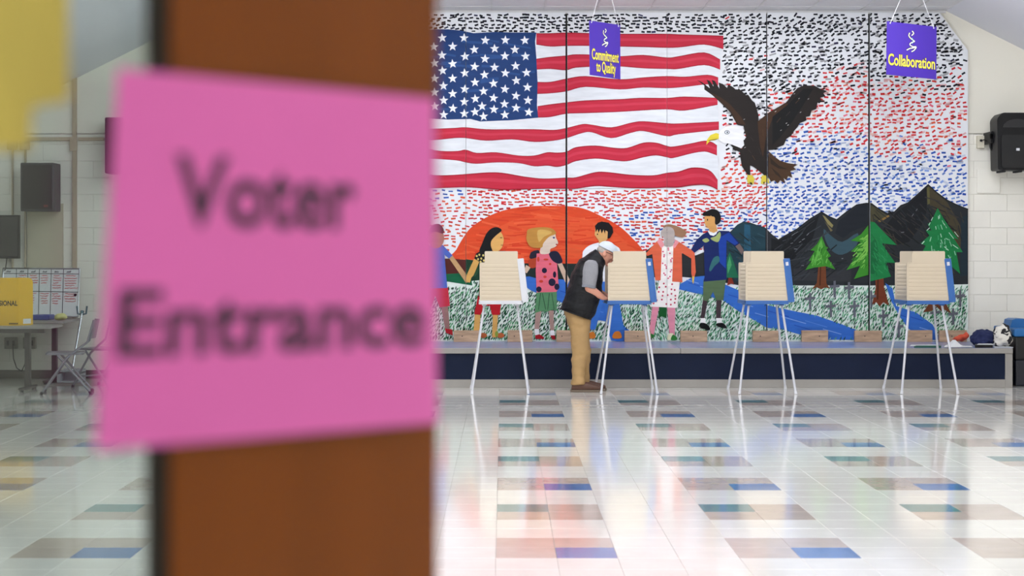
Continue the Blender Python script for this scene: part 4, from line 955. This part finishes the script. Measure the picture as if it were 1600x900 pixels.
def sheet(name, corners, m, label, cat, curl=None, nx=16, ny=16, thick=.0003, torn=None):
    tl, tr, br, bl = corners
    def S(u, v): 
        p = tl*(1-u)*(1-v)+tr*u*(1-v)+br*u*v+bl*(1-u)*v
        return p+(curl(u, v) if curl else Vector())
    mb = MB(); idx = {}
    for k in (0, 1):
        for j in range(ny+1):
            for i in range(nx+1):
                vv = j/ny
                if torn: vv = vv*torn(i/nx)
                idx[k, j, i] = len(mb.v); mb.v.append(S(i/nx, vv)-N*thick*k)
    for j in range(ny):
        for i in range(nx):
            mb.f.append((idx[0, j, i], idx[0, j+1, i], idx[0, j+1, i+1], idx[0, j, i+1])); mb.c.append(None)
            mb.f.append((idx[1, j, i], idx[1, j, i+1], idx[1, j+1, i+1], idx[1, j+1, i])); mb.c.append(None)
    for i in range(nx):
        mb.f.append((idx[0, 0, i], idx[0, 0, i+1], idx[1, 0, i+1], idx[1, 0, i])); mb.f.append((idx[0, ny, i+1], idx[0, ny, i], idx[1, ny, i], idx[1, ny, i+1])); mb.c += [None, None]
    for j in range(ny):
        mb.f.append((idx[0, j+1, 0], idx[0, j, 0], idx[1, j, 0], idx[1, j+1, 0])); mb.f.append((idx[0, j, nx], idx[0, j+1, nx], idx[1, j+1, nx], idx[1, j, nx])); mb.c += [None, None]
    o = mb.build(name, m, smooth=True); tag(o, label, cat); return o, S
M_pink = mat('pink_paper', (232, 108, 184), .6, var=.03, vs=(9, 9, 9))
cs = [P(184, 107, .950), P(678.5, 154, 1.155), P(684.5, 661, 1.152), P(149, 705, .940)]
pink, PS = sheet('voter_entrance_sign', cs, M_pink, 'pink paper sign reading Voter Entrance taped to the wooden door', 'sign')
INK = lin((46, 20, 44))
def pink_text(txt, a0, a1, vb, h):
    def f(u, y):
        a = a0+(a1-a0)*u
        return PS(a, vb-y*h/.72)+N*.0006
    tx = MB(); lay_text(tx, txt, f, .022, INK); tx.build('lettering', M_print, pink)
pink_text('Voter', .165, .715, .405, .195); pink_text('Entrance', .035, .955, .755, .180)
M_yel = mat('yellow_paper', (204, 184, 84), .6, var=.12, vs=(30, 30, 8))
# yellow sheets on the pane
def Dp(x, y, n):
    "point on the door plane (offset n) seen at pixel x,y"
    o = A_+N*n; k = (x-VX)/F
    s = (k*o.y-o.x)/(U.x-k*U.y); p = o+U*s; return Vector((p.x, p.y, H-(y-VY)*p.y/F))
c1 = [Dp(-330, -70, -.0185), Dp(58, -60, -.0185), Dp(48, 232, -.0185), Dp(-330, 250, -.0185)]
sheet('paper_notice', c1, M_yel, 'long yellow paper notice hanging lowest on the door glass', 'notice')
c2 = [Dp(20, -80, -.0192), Dp(106, -75, -.0192), Dp(108, 158, -.0192), Dp(22, 172, -.0192)]
sheet('paper_notice', c2, M_yel, 'shorter yellow paper notice tucked under the long one on the door glass', 'notice')

# ================================================================== FAR LEFT CORNER
M_tv = mat('tv_black', (20, 22, 24), .25)
def wall_speaker(x0, x1, y0, y1, d, label, m=M_black):
    X0, X1, Z1, Z0 = px(x0, d), px(x1, d), pz(y0, d), pz(y1, d)
    e = empty('wall_speaker', ((X0+X1)/2, d+.15, Z0), label, 'speaker')
    MB().box(X0, X1, d+.012, d+.33, Z0, Z1, ch=.018).build('cabinet', m, e)
    MB().box(X0+.025, X1-.025, d, d+.02, Z0+.025, Z1-.025, ch=.006).build('grille', mat('speaker_grille', (30, 24, 26), .8, bump=.001, bs=400), e)
    MB().box((X0+X1)/2-.05, (X0+X1)/2+.05, d+.33, WY-.012, (Z0+Z1)/2-.06, (Z0+Z1)/2+.06).build('wall_bracket', M_greymetal, e)
    MB().box(X1-.12, X1-.07, d-.003, d+.005, Z0+.05, Z0+.075).build('badge', mat('badge_red', (120, 40, 40), .4), e)
    return e
wall_speaker(31, 84, 254, 330, 20.3, 'square black wall speaker above the whiteboard', mat('speaker_cabinet_grey', (62, 62, 66), .5))
wall_speaker(163, 216, 183, 271, 20.32, 'black wall speaker at the end of the horizontal conduit')
tv = empty('wall_television', (-6.17, 20.6, pz(404, 20.5)), 'black flat television on the block wall', 'television')
MB().box(-6.56, px(30, 20.5), 20.5, 20.56, pz(404, 20.5), pz(336, 20.5), ch=.008).build('housing', M_black, tv)
MB().box(-6.54, px(30, 20.5)-.02, 20.496, 20.502, pz(404, 20.5)+.03, pz(336, 20.5)-.02).build('screen', M_tv, tv)
MB().box(-6.3, -6.05, 20.56, WY-.009, 1.6, 1.85).build('wall_bracket', M_greymetal, tv)
MB().tube([(-5.98, 20.58, pz(402, 20.5)), (-6.0, 20.62, pz(412, 20.5)), (-6.05, 20.70, pz(428, 20.5)), (-6.05, 20.72, 1.0)], .007, 6).build('cable', M_black, tv)
M_conduit = mat('tan_conduit_paint', (186, 172, 148), .5)
def pipe(name, a, b, w_, label):
    mb = MB(); d = 20.70
    mb.box(min(a[0], b[0])-(w_ if a[0] == b[0] else 0), max(a[0], b[0])+(w_ if a[0] == b[0] else 0), d, WY-.008, min(a[1], b[1])-(w_ if a[1] == b[1] else 0), max(a[1], b[1])+(w_ if a[1] == b[1] else 0), ch=.006)
    o = mb.build(name, M_conduit); tag(o, label, 'conduit'); return o
d = 20.7
cv = pipe('wall_conduit', (px(116, d), pz(499, d)), (px(116, d), pz(60, d)), .026, 'tan vertical conduit on the block wall crossing the horizontal one')
MB().box(px(109, d), px(121, d), 20.685, 20.70, pz(236, d), pz(214, d), ch=.004).build('junction_box', M_conduit, cv)
pipe('wall_conduit', (px(20, d), pz(217, d)), (px(110, d), pz(217, d)), .022, 'tan horizontal conduit between the small boxes and the vertical conduit')
pipe('wall_conduit', (px(122, d), pz(217, d)), (px(162, d), pz(217, d)), .020, 'short tan conduit running to the wall speaker by the pink sign')
for xx, lb in ((19, 'thin tan conduit dropping from a small box beside the television'), (39, 'thin tan conduit dropping behind the square black speaker')):
    c = pipe('wall_conduit', (px(xx, d), pz(500, d)), (px(xx, d), pz(232, d)), .010, lb)
    MB().box(px(xx-8, d), px(xx+8, d), 20.685, 20.70, pz(234, d), pz(219, d), ch=.004).build('junction_box', M_conduit, c)
tag(MB().box(px(42, d), px(98, d), 20.715, WY-.009, pz(510, d), pz(318, d), ch=.004).build('wall_panel', mat('beige_wall_panel', (196, 188, 166), .5, var=.03)), 'beige wall panel below the square black speaker', 'wall panel')
# whiteboard on the rear table, leaning on the wall
WB = [P(5, 419.5, 20.68), P(124.5, 420, 20.68), P(122, 495, 20.50), P(4, 491, 20.50)]
wb = empty('whiteboard', (WB[2]+WB[3])/2, 'white planning board with red handwritten columns leaning on the wall', 'whiteboard')
nn = Vector((0, -1, .3)).normalized()
M_wb = mat('whiteboard_surface', (228, 230, 232), .3, var=.02)
MB().prism(WB, -nn*.012).build('board', M_wb, wb)
def WS(u, v, o=.002): return WB[0]*(1-u)*(1-v)+WB[1]*u*(1-v)+WB[2]*u*v+WB[3]*(1-u)*v+nn*o
ln = MB(); DK = lin((40, 44, 54)); RDI = lin((214, 60, 56))
def seg(mb, a, b, w_, c):
    a, b = Vector(a), Vector(b); dd = (b-a).normalized(); q = Vector((-dd.y, dd.x))*w_; q.x *= .65
    mb.quad(WS(*(a-q)), WS(*(b-q)), WS(*(b+q)), WS(*(a+q)), c)
cols = [0.0, .175, .325, .475, .63, .79, 1.0]
for c in cols[1:-1]: seg(ln, (c, .0), (c, .98), .006, DK)
for r_ in (.11, .49): seg(ln, (.0, r_), (1, r_), .007, DK)
ln.build('grid_lines', M_print, wb)
hw = MB()
for ci in range(6):
    a0, a1 = cols[ci]+.015, cols[ci+1]-.02
    x = a0+.03
    for k in range(4): seg(hw, (x+k*.014, .085), (x+.01+k*.014, .04+.02*R.random()), .007, DK)
    for r0, nrow in ((.15, 6), (.53, 6)):
        if ci == 0: continue
        nrow = R.choice([4, 5, 6])
        for k in range(nrow):
            y0 = r0+k*.052; x = a0+R.uniform(0, .02); end = a1-R.uniform(0, .05)
            while x < end:
                dx = R.uniform(.008, .016); seg(hw, (x, y0+R.uniform(-.013, .013)), (x+dx, y0+R.uniform(-.013, .013)), .006, RDI); x += dx*.9
hw.build('handwriting', M_print, wb)
fr = MB()
for a, b in (((0, 0), (1, 0)), ((1, 0), (1, 1)), ((1, 1), (0, 1)), ((0, 1), (0, 0))): fr.tube([WS(*a), WS(*b)], .010, 6)
fr.build('frame', M_chrome, wb)
mg = MB().sphere(WS(.955, .55, .006), .018, .008, .018).build('magnet', M_black, wb)
# tables
M_ttop = mat('table_top_grey', (150, 146, 142), .35, var=.06)
M_tleg = mat('table_leg_dark', (72, 66, 64), .45)
def table(x0, x1, y0, y1, z, legx, label, mleg):
    e = empty('folding_table', ((x0+x1)/2, (y0+y1)/2, 0), label, 'table')
    pl = [Vector((q.x, q.y, z-.028)) for q in rounded([(x0, y0), (x1, y0), (x1, y1), (x0, y1)], .07, 5)]
    tp = MB().prism(pl, (0, 0, .028)).build('tabletop', M_ttop, e)
    MB().box(x0+.05, x1-.06, y0+.03, y0+.06, z-.075, z-.028).build('apron', mleg, e)
    yc = (y0+y1)/2
    for lx in legx:
        lg = MB().box(lx-.028, lx+.028, yc-.04, yc+.04, .04, z-.03, ch=.006).build('leg', mleg, e)
        MB().box(lx-.035, lx+.035, y0+.04, y1-.04, .018, .045, ch=.008).build('foot', mleg, lg)
        for fy_ in (y0+.06, y1-.06): MB().tube([(lx, fy_, 0), (lx, fy_, .02)], .022, 10).build('glide', M_rubber, lg)
    return e
table(-6.55, px(80, 18.7), 18.62, 19.24, .722, (px(44.5, 18.95), -6.3), 'grey folding table carrying the yellow provisional screen', M_tleg)
table(-6.55, px(104, 19.9), 19.72, 20.62, .735, (px(83, 20.1), -6.3), 'grey folding table against the wall under the whiteboard', mat('table_leg_brown', (60, 50, 48), .5))
# yellow provisional screen
M_ysc = mat('yellow_corrugated_board', (236, 186, 32), .55, var=.04)
d = 18.80
ys = empty('privacy_screen', P(-10, 512, d), 'yellow folding tabletop screen printed PROVISIONAL', 'privacy screen')
zb = .724; zt = pz(434, d)
X0, X1 = px(-62, d), px(29.5, d)
MB().prism([Vector((q.x, d, q.y)) for q in rounded([(X0, zb), (X1, zb), (X1, zt), (X0, zt)], .002)], (0, .006, 0)).build('front_panel', M_ysc, ys)
Xe = px(51.5, d+.03); ye = d+.22
Xe = (51.5-VX)*ye/F
pr = rounded([(0, zb), (1, zb), (1, zt), (0, zt)], .002)
wing = [Vector((X1, d, zb)), Vector((Xe, ye, zb)), Vector((Xe, ye, zt-.05)), Vector((X1+(Xe-X1)*.9, d+(ye-d)*.9, zt-.015)), Vector((X1+(Xe-X1)*.7, d+(ye-d)*.7, zt-.002)), Vector((X1, d, zt))]
MB().prism(wing, (-.004, .004, 0)).build('side_wing', M_ysc, ys)
MB().prism([Vector((X0, d, zb)), Vector((X0-.1, ye, zb)), Vector((X0-.1, ye, zt-.05)), Vector((X0-.05, (d+ye)/2, zt)), Vector((X0, d, zt))], (.004, .004, 0)).build('side_wing', M_ysc, ys)
pt = MB(); BK = lin((34, 28, 16))
lay_text(pt, 'PROVISIONAL', lambda u, y: Vector((px(-24+51.5*u, d), d-.001, pz(477.5, d)+y*.076)), .03, BK)
for k in range(7): pt.quad(*(Vector((px(14+k*2+a, d), d-.001, pz(507-b, d))) for a, b in ((0, 0), (1.6, .3), (1.9, 2.6), (.3, 2.4))), BK)
pt.build('lettering', M_print, ys)
wt = (Vector((Xe-X1, ye-d, 0))).normalized(); wn = Vector((wt.y, -wt.x, 0))
lp = Vector((X1, d, zb))+wt*.07+wn*.002
MB().prism([lp+Vector((0, 0, .015)), lp+wt*.13+Vector((0, 0, .015)), lp+wt*.13+Vector((0, 0, .07)), lp+Vector((0, 0, .07))], wn*.001).build('label_sticker', M_wb, ys)
# things on the rear table
tag(MB().box(px(52, 20.1), px(80, 20.1), 20.0, 20.25, .737, .797, ch=.012).build('blue_case', mat('blue_case_plastic', (40, 66, 150), .4)), 'blue flat case lying on the table below the whiteboard', 'case')
bag = MB()
for k in range(6): bag.sphere((px(93, 20.0)+R.uniform(-.04, .04), 20.05+R.uniform(-.05, .05), .765+R.uniform(0, .02)), .05, .05, .035)
tag(fused('crumpled_bag', bag, .01, mat('pale_yellow_bag', (226, 226, 150), .5), smooth=2), 'pale yellow crumpled bag at the whiteboard corner of the table', 'bag')
for xx, lb in ((17, 'grey wall outlet box beneath the tables with a hanging cord'), (46, 'grey wall outlet box beneath the tables next to the table leg')):
    e = MB().box(px(xx-10, 20.7), px(xx+10, 20.7), 20.69, WY-.008, pz(545, 20.7), pz(527, 20.7), ch=.006).build('outlet_box', mat('outlet_grey', (140, 136, 128), .5)); tag(e, lb, 'outlet')
    for k in (-.035, .035): MB().box(px(xx, 20.7)+k-.014, px(xx, 20.7)+k+.014, 20.686, 20.692, pz(536, 20.7)-.03, pz(536, 20.7)+.03).build('socket', M_rubber, e)
tag(MB().tube([P(20, 537, 20.66), P(21, 560, 20.55), P(26, 575, 20.4), P(34, 580, 20.3), P(39, 568, 20.2), P(42, 535, 20.1)], .006, 6).build('power_cord', M_rubber), 'dark power cord looping from the outlet below the tables', 'cord')
# folding chairs
def folding_chair(cx, cy, rz, label, m):
    e = empty('folding_chair', (cx, cy, 0), label, 'chair', 'grey folding chairs')
    Mx = Matrix.Translation((cx, cy, 0)) @ rotz(rz)
    q = lambda x, y, z: Mx @ Vector((x, y, z))
    seat = MB(); seat.prism([q(p.x, p.y, .425) for p in rounded([(-.21, -.20), (.19, -.20), (.19, .20), (-.21, .20)], .05)], (0, 0, .022)); seat.build('seat', m, e)
    bk = MB(); rows = []
    for k in range(9):
        y = -.19+.38*k/8; cur = .035*(1-(y/.19)**2); rows.append((y, cur))
    lo = [q(.265+c, y, .60) for y, c in rows]; hi = [q(.305+c, y, .80) for y, c in rows]
    b2 = MB()
    for a in range(8):
        b2.prism([lo[a], lo[a+1], hi[a+1], hi[a]], Mx.to_3x3() @ Vector((.012, 0, 0)))
    b2.build('backrest', m, e)
    for s in (-1, 1):
        l1 = MB().tube([q(-.25, s*.215, .012), q(.02, s*.215, .40), q(.23, s*.205, .56), q(.30, s*.195, .80)], .0125, 8).build('leg', m, e, smooth=True)
        MB().tube([q(-.25, s*.215, 0), q(-.24, s*.215, .03)], .017, 8).build('foot_cap', M_rubber, l1)
        l2 = MB().tube([q(.27, s*.19, .012), q(-.08, s*.19, .42)], .0125, 8).build('leg', m, e, smooth=True)
        MB().tube([q(.27, s*.19, 0), q(.255, s*.19, .03)], .017, 8).build('foot_cap', M_rubber, l2)
    MB().tube([q(-.17, -.215, .125), q(-.17, .215, .125)], .009, 8).build('stretcher', m, e)
    MB().tube([q(.19, -.19, .105), q(.19, .19, .105)], .009, 8).build('stretcher', m, e)
    return e
folding_chair(px(104, 18.55), 18.55, .18, 'open grey metal folding chair beside the table legs', M_greymetal)
folding_chair(px(160, 19.4), 19.4, -.5, 'grey folding chair half hidden behind the pink sign', M_greymetal)
# upright dustpan leaning beside the chair
dp = empty('lobby_dustpan', P(112, 592, 20.2), 'pale upright dustpan with a long silver handle against the wall', 'dustpan')
a, b = P(113, 578, 20.12), P(128, 490, 20.38)
MB().tube([a, b], .014, 10).build('handle', M_chrome, dp, smooth=True)
MB().tube([b, b+(b-a)*.05], .02, 10).build('grip', mat('teal_grip', (84, 120, 126), .5), dp)
for s in (-1, 1): MB().tube([b-(b-a)*.02, b+Vector((s*.05, 0, .0)), b+Vector((s*.06, 0, .09))], .011, 8).build('clip_arm', mat('teal_grip', (84, 120, 126), .5), dp)
c = P(111, 593, 20.12)
pan = MB().box(c.x-.13, c.x+.13, 19.98, 20.3, .002, .014, ch=.004).box(c.x-.13, c.x-.118, 19.98, 20.3, .002, .10).box(c.x+.118, c.x+.13, 19.98, 20.3, .002, .10).box(c.x-.13, c.x+.13, 20.288, 20.30, .002, .15).box(c.x-.13, c.x+.13, 20.12, 20.30, .12, .135)
pan.build('pan', mat('pale_grey_plastic', (184, 190, 192), .4), dp)

# ================================================================== RIGHT SIDE
# wall speaker on bracket
d = 20.25
X0, X1, Z1, Z0 = px(1558, d), px(1622, d), pz(176, d), pz(266, d)
e = empty('wall_speaker', ((X0+X1)/2, d+.2, Z0), 'black moulded loudspeaker on a wall bracket beside the mural', 'speaker')
pf = rounded([(X0+.01, Z0), (X1-.01, Z0), (X1, Z1-.07), (X1-.06, Z1), (X0+.06, Z1), (X0, Z1-.07)], .03)
MB().prism([Vector((p.x, d, p.y)) for p in pf], (0, .30, 0)).build('cabinet', M_black, e)
pf2 = rounded([(X0+.05, Z0+.03), (X1-.05, Z0+.03), (X1-.05, Z0+.42), (X0+.05, Z0+.42)], .03)
MB().prism([Vector((p.x, d-.012, p.y)) for p in pf2], (0, .014, 0)).build('grille', mat('speaker_mesh', (14, 14, 15), .6, bump=.001, bs=500), e)
hn = MB(); ctr_ = Vector(((X0+X1)/2, d-.004, Z0+.52))
hn.prism([ctr_+Vector((.17*math.cos(a), 0, .10*math.sin(a)-.01)) for a in [math.pi*i/12 for i in range(13)]], (0, .006, 0)); hn.build('horn', mat('horn_black', (36, 36, 38), .3), e)
MB().box(px(1590, d)-.02, px(1590, d)+.02, d-.016, d-.010, pz(235.5, d), pz(231.5, d)).build('badge', M_whitepl, e)
for fx in (X0+.09, X1-.20): MB().box(fx-.02, fx+.02, d+.02, d+.28, Z0-.022, Z0+.003, ch=.004).build('foot', M_rubber, e)
MB().box(px(1545, 20.5), X0+.06, 20.42, 20.46, pz(218, 20.5), pz(209, 20.5), ch=.004).build('wall_bracket', M_black, e)
MB().box(px(1545, 20.5), px(1545, 20.5)+.03, 20.42, WY-.012, pz(224, 20.5), pz(206, 20.5), ch=.004).build('wall_bracket', M_black, e)
lp = [P(1547+9+math.cos(a)*8.5, 222+5+math.sin(a)*10.5, 20.5) for a in [math.radians(g) for g in range(60, 330, 18)]]
MB().tube([P(1563, 238, 20.42)]+lp+[P(1562, 218, 20.4)], .014, 8).build('bracket_loop', M_black, e, smooth=True)
ob = MB().box(px(1526.5, 20.7), px(1537.5, 20.7), 20.68, WY-.009, pz(231.5, 20.7), pz(212, 20.7), ch=.005).build('outlet_box', mat('cream_outlet', (220, 214, 194), .45)); tag(ob, 'cream outlet box on the wall between mural and loudspeaker', 'outlet')
MB().tube([P(1533, 219.5, 20.66), P(1533, 219.5, 20.69)], .016, 10).build('plug', M_black, ob)
tag(MB().tube([P(1533, 219.5, 20.65), P(1538, 218.5, 20.62), P(1545, 221, 20.55), P(1550, 222, 20.5)], .007, 6).build('speaker_cable', M_black), 'short black cable from the cream outlet box to the loudspeaker bracket', 'cable')
tag(MB().box(px(1527, 20.72), px(1563, 20.72), 20.722, WY-.009, pz(302, 20.72), pz(264, 20.72), ch=.006).build('cover_plate', M_wall), 'cream square cover plate on the block wall below the loudspeaker', 'cover plate')
# things left on the stage end
M_paper = mat('white_paper_sheet', (240, 240, 242), .6, var=.02)
def flat_stack(name, pts, z0, z1, m, label, cat):
    o = MB().prism([Vector((x, y, z0)) for x, y in pts], (0, 0, z1-z0)).build(name, m); tag(o, label, cat); return o
z = SZ+.001
def gx(x, d): return px(x, d)
flat_stack('folder', [(gx(1425, 19.45), 19.36), (gx(1467, 19.45), 19.36), (gx(1470, 19.6), 19.58), (gx(1432, 19.6), 19.6)], z, z+.012, mat('green_folder_card', (24, 92, 70), .5), 'green folder on the stage edge behind the fourth booth', 'folder')
flat_stack('paper_sheet', [(gx(1420, 19.7), 19.66), (gx(1462, 19.7), 19.70), (gx(1464, 19.9), 19.92), (gx(1424, 19.9), 19.90)], z, z+.003, M_paper, 'white paper sheet lying behind the green folder on the stage', 'paper')
pp = MB(); c0 = [(gx(1473, 19.35), 19.31), (gx(1520, 19.35), 19.33), (gx(1520, 19.5), 19.58), (gx(1480, 19.5), 19.6)]
n0 = len(pp.v); nxp = 10
for k in (0, .002):
    for j in range(nxp+1):
        for i in range(nxp+1):
            u, v_ = i/nxp, j/nxp
            x = (c0[0][0]*(1-u)+c0[1][0]*u)*(1-v_)+(c0[3][0]*(1-u)+c0[2][0]*u)*v_; y = (c0[0][1]*(1-u)+c0[1][1]*u)*(1-v_)+(c0[3][1]*(1-u)+c0[2][1]*u)*v_
            pp.v.append(Vector((x, y, z+.004+k+.075*math.exp(-((u-.35)/.2)**2)*v_)))
W_ = nxp+1
for k in (0, 1):
    for j in range(nxp):
        for i in range(nxp):
            a = k*W_*W_+j*W_+i; pp.f.append((a, a+1, a+W_+1, a+W_)); pp.c.append(None)
tag(pp.build('paper_sheet', M_paper, smooth=True), 'large white paper with a raised fold in front of the orange cloth', 'paper')
flat_stack('paper_sheet', [(gx(1526, 19.4), 19.38), (gx(1550, 19.4), 19.36), (gx(1550, 19.5), 19.52), (gx(1530, 19.5), 19.53)], z+.032, z+.036, M_paper, 'white sheet lying on the black binder', 'paper')
flat_stack('binder', [(gx(1522, 19.34), 19.31), (gx(1550, 19.34), 19.31), (gx(1550, 19.5), 19.54), (gx(1525, 19.5), 19.54)], z, z+.031, M_black, 'black binder on the stage edge under a white sheet', 'binder')
flat_stack('paper_sheet', [(gx(1552, 19.34), 19.29), (gx(1581, 19.34), 19.29), (gx(1576, 19.45), 19.42), (gx(1552, 19.45), 19.42)], z, z+.010, mat('pale_grey_pad', (190, 192, 196), .6), 'pale grey pad of papers at the stage corner', 'paper')
def lump(name, pts, m, label, cat, vox=.012):
    mb = MB()
    for x, y, dd, r in pts:
        p = P(x, y, dd); mb.sphere(p, r[0], r[1], r[2])
    o = fused(name, mb, vox, m, smooth=4)
    lo = min(v.co.z for v in o.data.vertices)+o.location.z
    for v in o.data.vertices:
        if v.co.z+o.location.z < z+.002: v.co.z = z+.002-o.location.z
    wrinkle(o, .022, (15, 15, 15))
    for v in o.data.vertices:
        if v.co.z+o.location.z < z+.002: v.co.z = z+.002-o.location.z
    tag(o, label, cat); return o
lump('jacket', [(1526, 530, 19.82, (.07, .12, .06)), (1532, 527, 19.82, (.09, .14, .09)), (1541, 527, 19.82, (.09, .14, .085)), (1547, 530, 19.82, (.05, .12, .06)), (1536, 533, 19.78, (.13, .14, .05))], mat('navy_cloth', (30, 40, 84), .85, bump=.01, bs=14), 'navy jacket heaped on the stage between orange and patterned cloth', 'jacket')
lump('orange_cloth', [(1497, 530, 19.9, (.06, .06, .03)), (1504, 527.5, 19.9, (.06, .07, .035)), (1509, 526, 19.9, (.04, .07, .04))], mat('orange_cloth', (206, 82, 56), .85, bump=.006, bs=20), 'orange red cloth lying by the last pine block', 'cloth')
M_pat = mat('patterned_fabric', (222, 218, 208), .85, bump=.008, bs=16)
nt = M_pat.node_tree; vo = nt.nodes.new('ShaderNodeTexNoise'); vo.inputs['Scale'].default_value = 13; g_ = nt.nodes.new('ShaderNodeNewGeometry'); nt.links.new(g_.outputs['Position'], vo.inputs['Vector'])
rp = nt.nodes.new('ShaderNodeValToRGB'); rp.color_ramp.interpolation = 'CONSTANT'; rp.color_ramp.elements[0].color = lin((40, 38, 40))+(1,); rp.color_ramp.elements[1].position = .45; rp.color_ramp.elements[1].color = lin((224, 220, 210))+(1,)
nt.links.new(vo.outputs['Fac'], rp.inputs[0]); nt.links.new(rp.outputs[0], nt.nodes['Principled BSDF'].inputs['Base Color'])
lump('patterned_bag', [(1562, 532, 19.56, (.065, .10, .09)), (1571, 530, 19.56, (.075, .10, .10)), (1561, 517, 19.6, (.06, .08, .06)), (1570, 516, 19.6, (.06, .08, .075)), (1573, 522, 19.58, (.05, .08, .08))], M_pat, 'black and white patterned cloth bag slumped at the stage corner', 'bag')
# bin with blue lid past the stage end
e = empty('storage_bin', (6.2, 19.9, 0), 'black storage bin with bright blue lid at the end of the stage', 'bin')
MB().box(5.87, 6.62, 19.5, 20.3, .0, .30, ch=.02).build('lower_body', mat('bin_navy', (16, 22, 38), .4), e)
MB().box(5.865, 6.625, 19.49, 20.31, .30, .565, ch=.02).build('upper_body', mat('bin_black', (10, 10, 12), .4), e)
lid = MB().box(5.85, 6.65, 19.48, 20.32, .565, .66, ch=.02).build('lid', mat('bright_blue_lid', (28, 104, 168), .35), e)
zc = .66
dm = MB().prism([Vector((5.90, 19.8, zc)), Vector((6.12, 19.8, zc)), Vector((6.10, 19.8, zc+.085)), Vector((6.06, 19.8, zc+.10)), Vector((5.96, 19.8, zc+.10)), Vector((5.92, 19.8, zc+.085))], (0, .3, 0)); dm.build('lid_handle', mat('bright_blue_lid', (28, 104, 168), .35), lid)
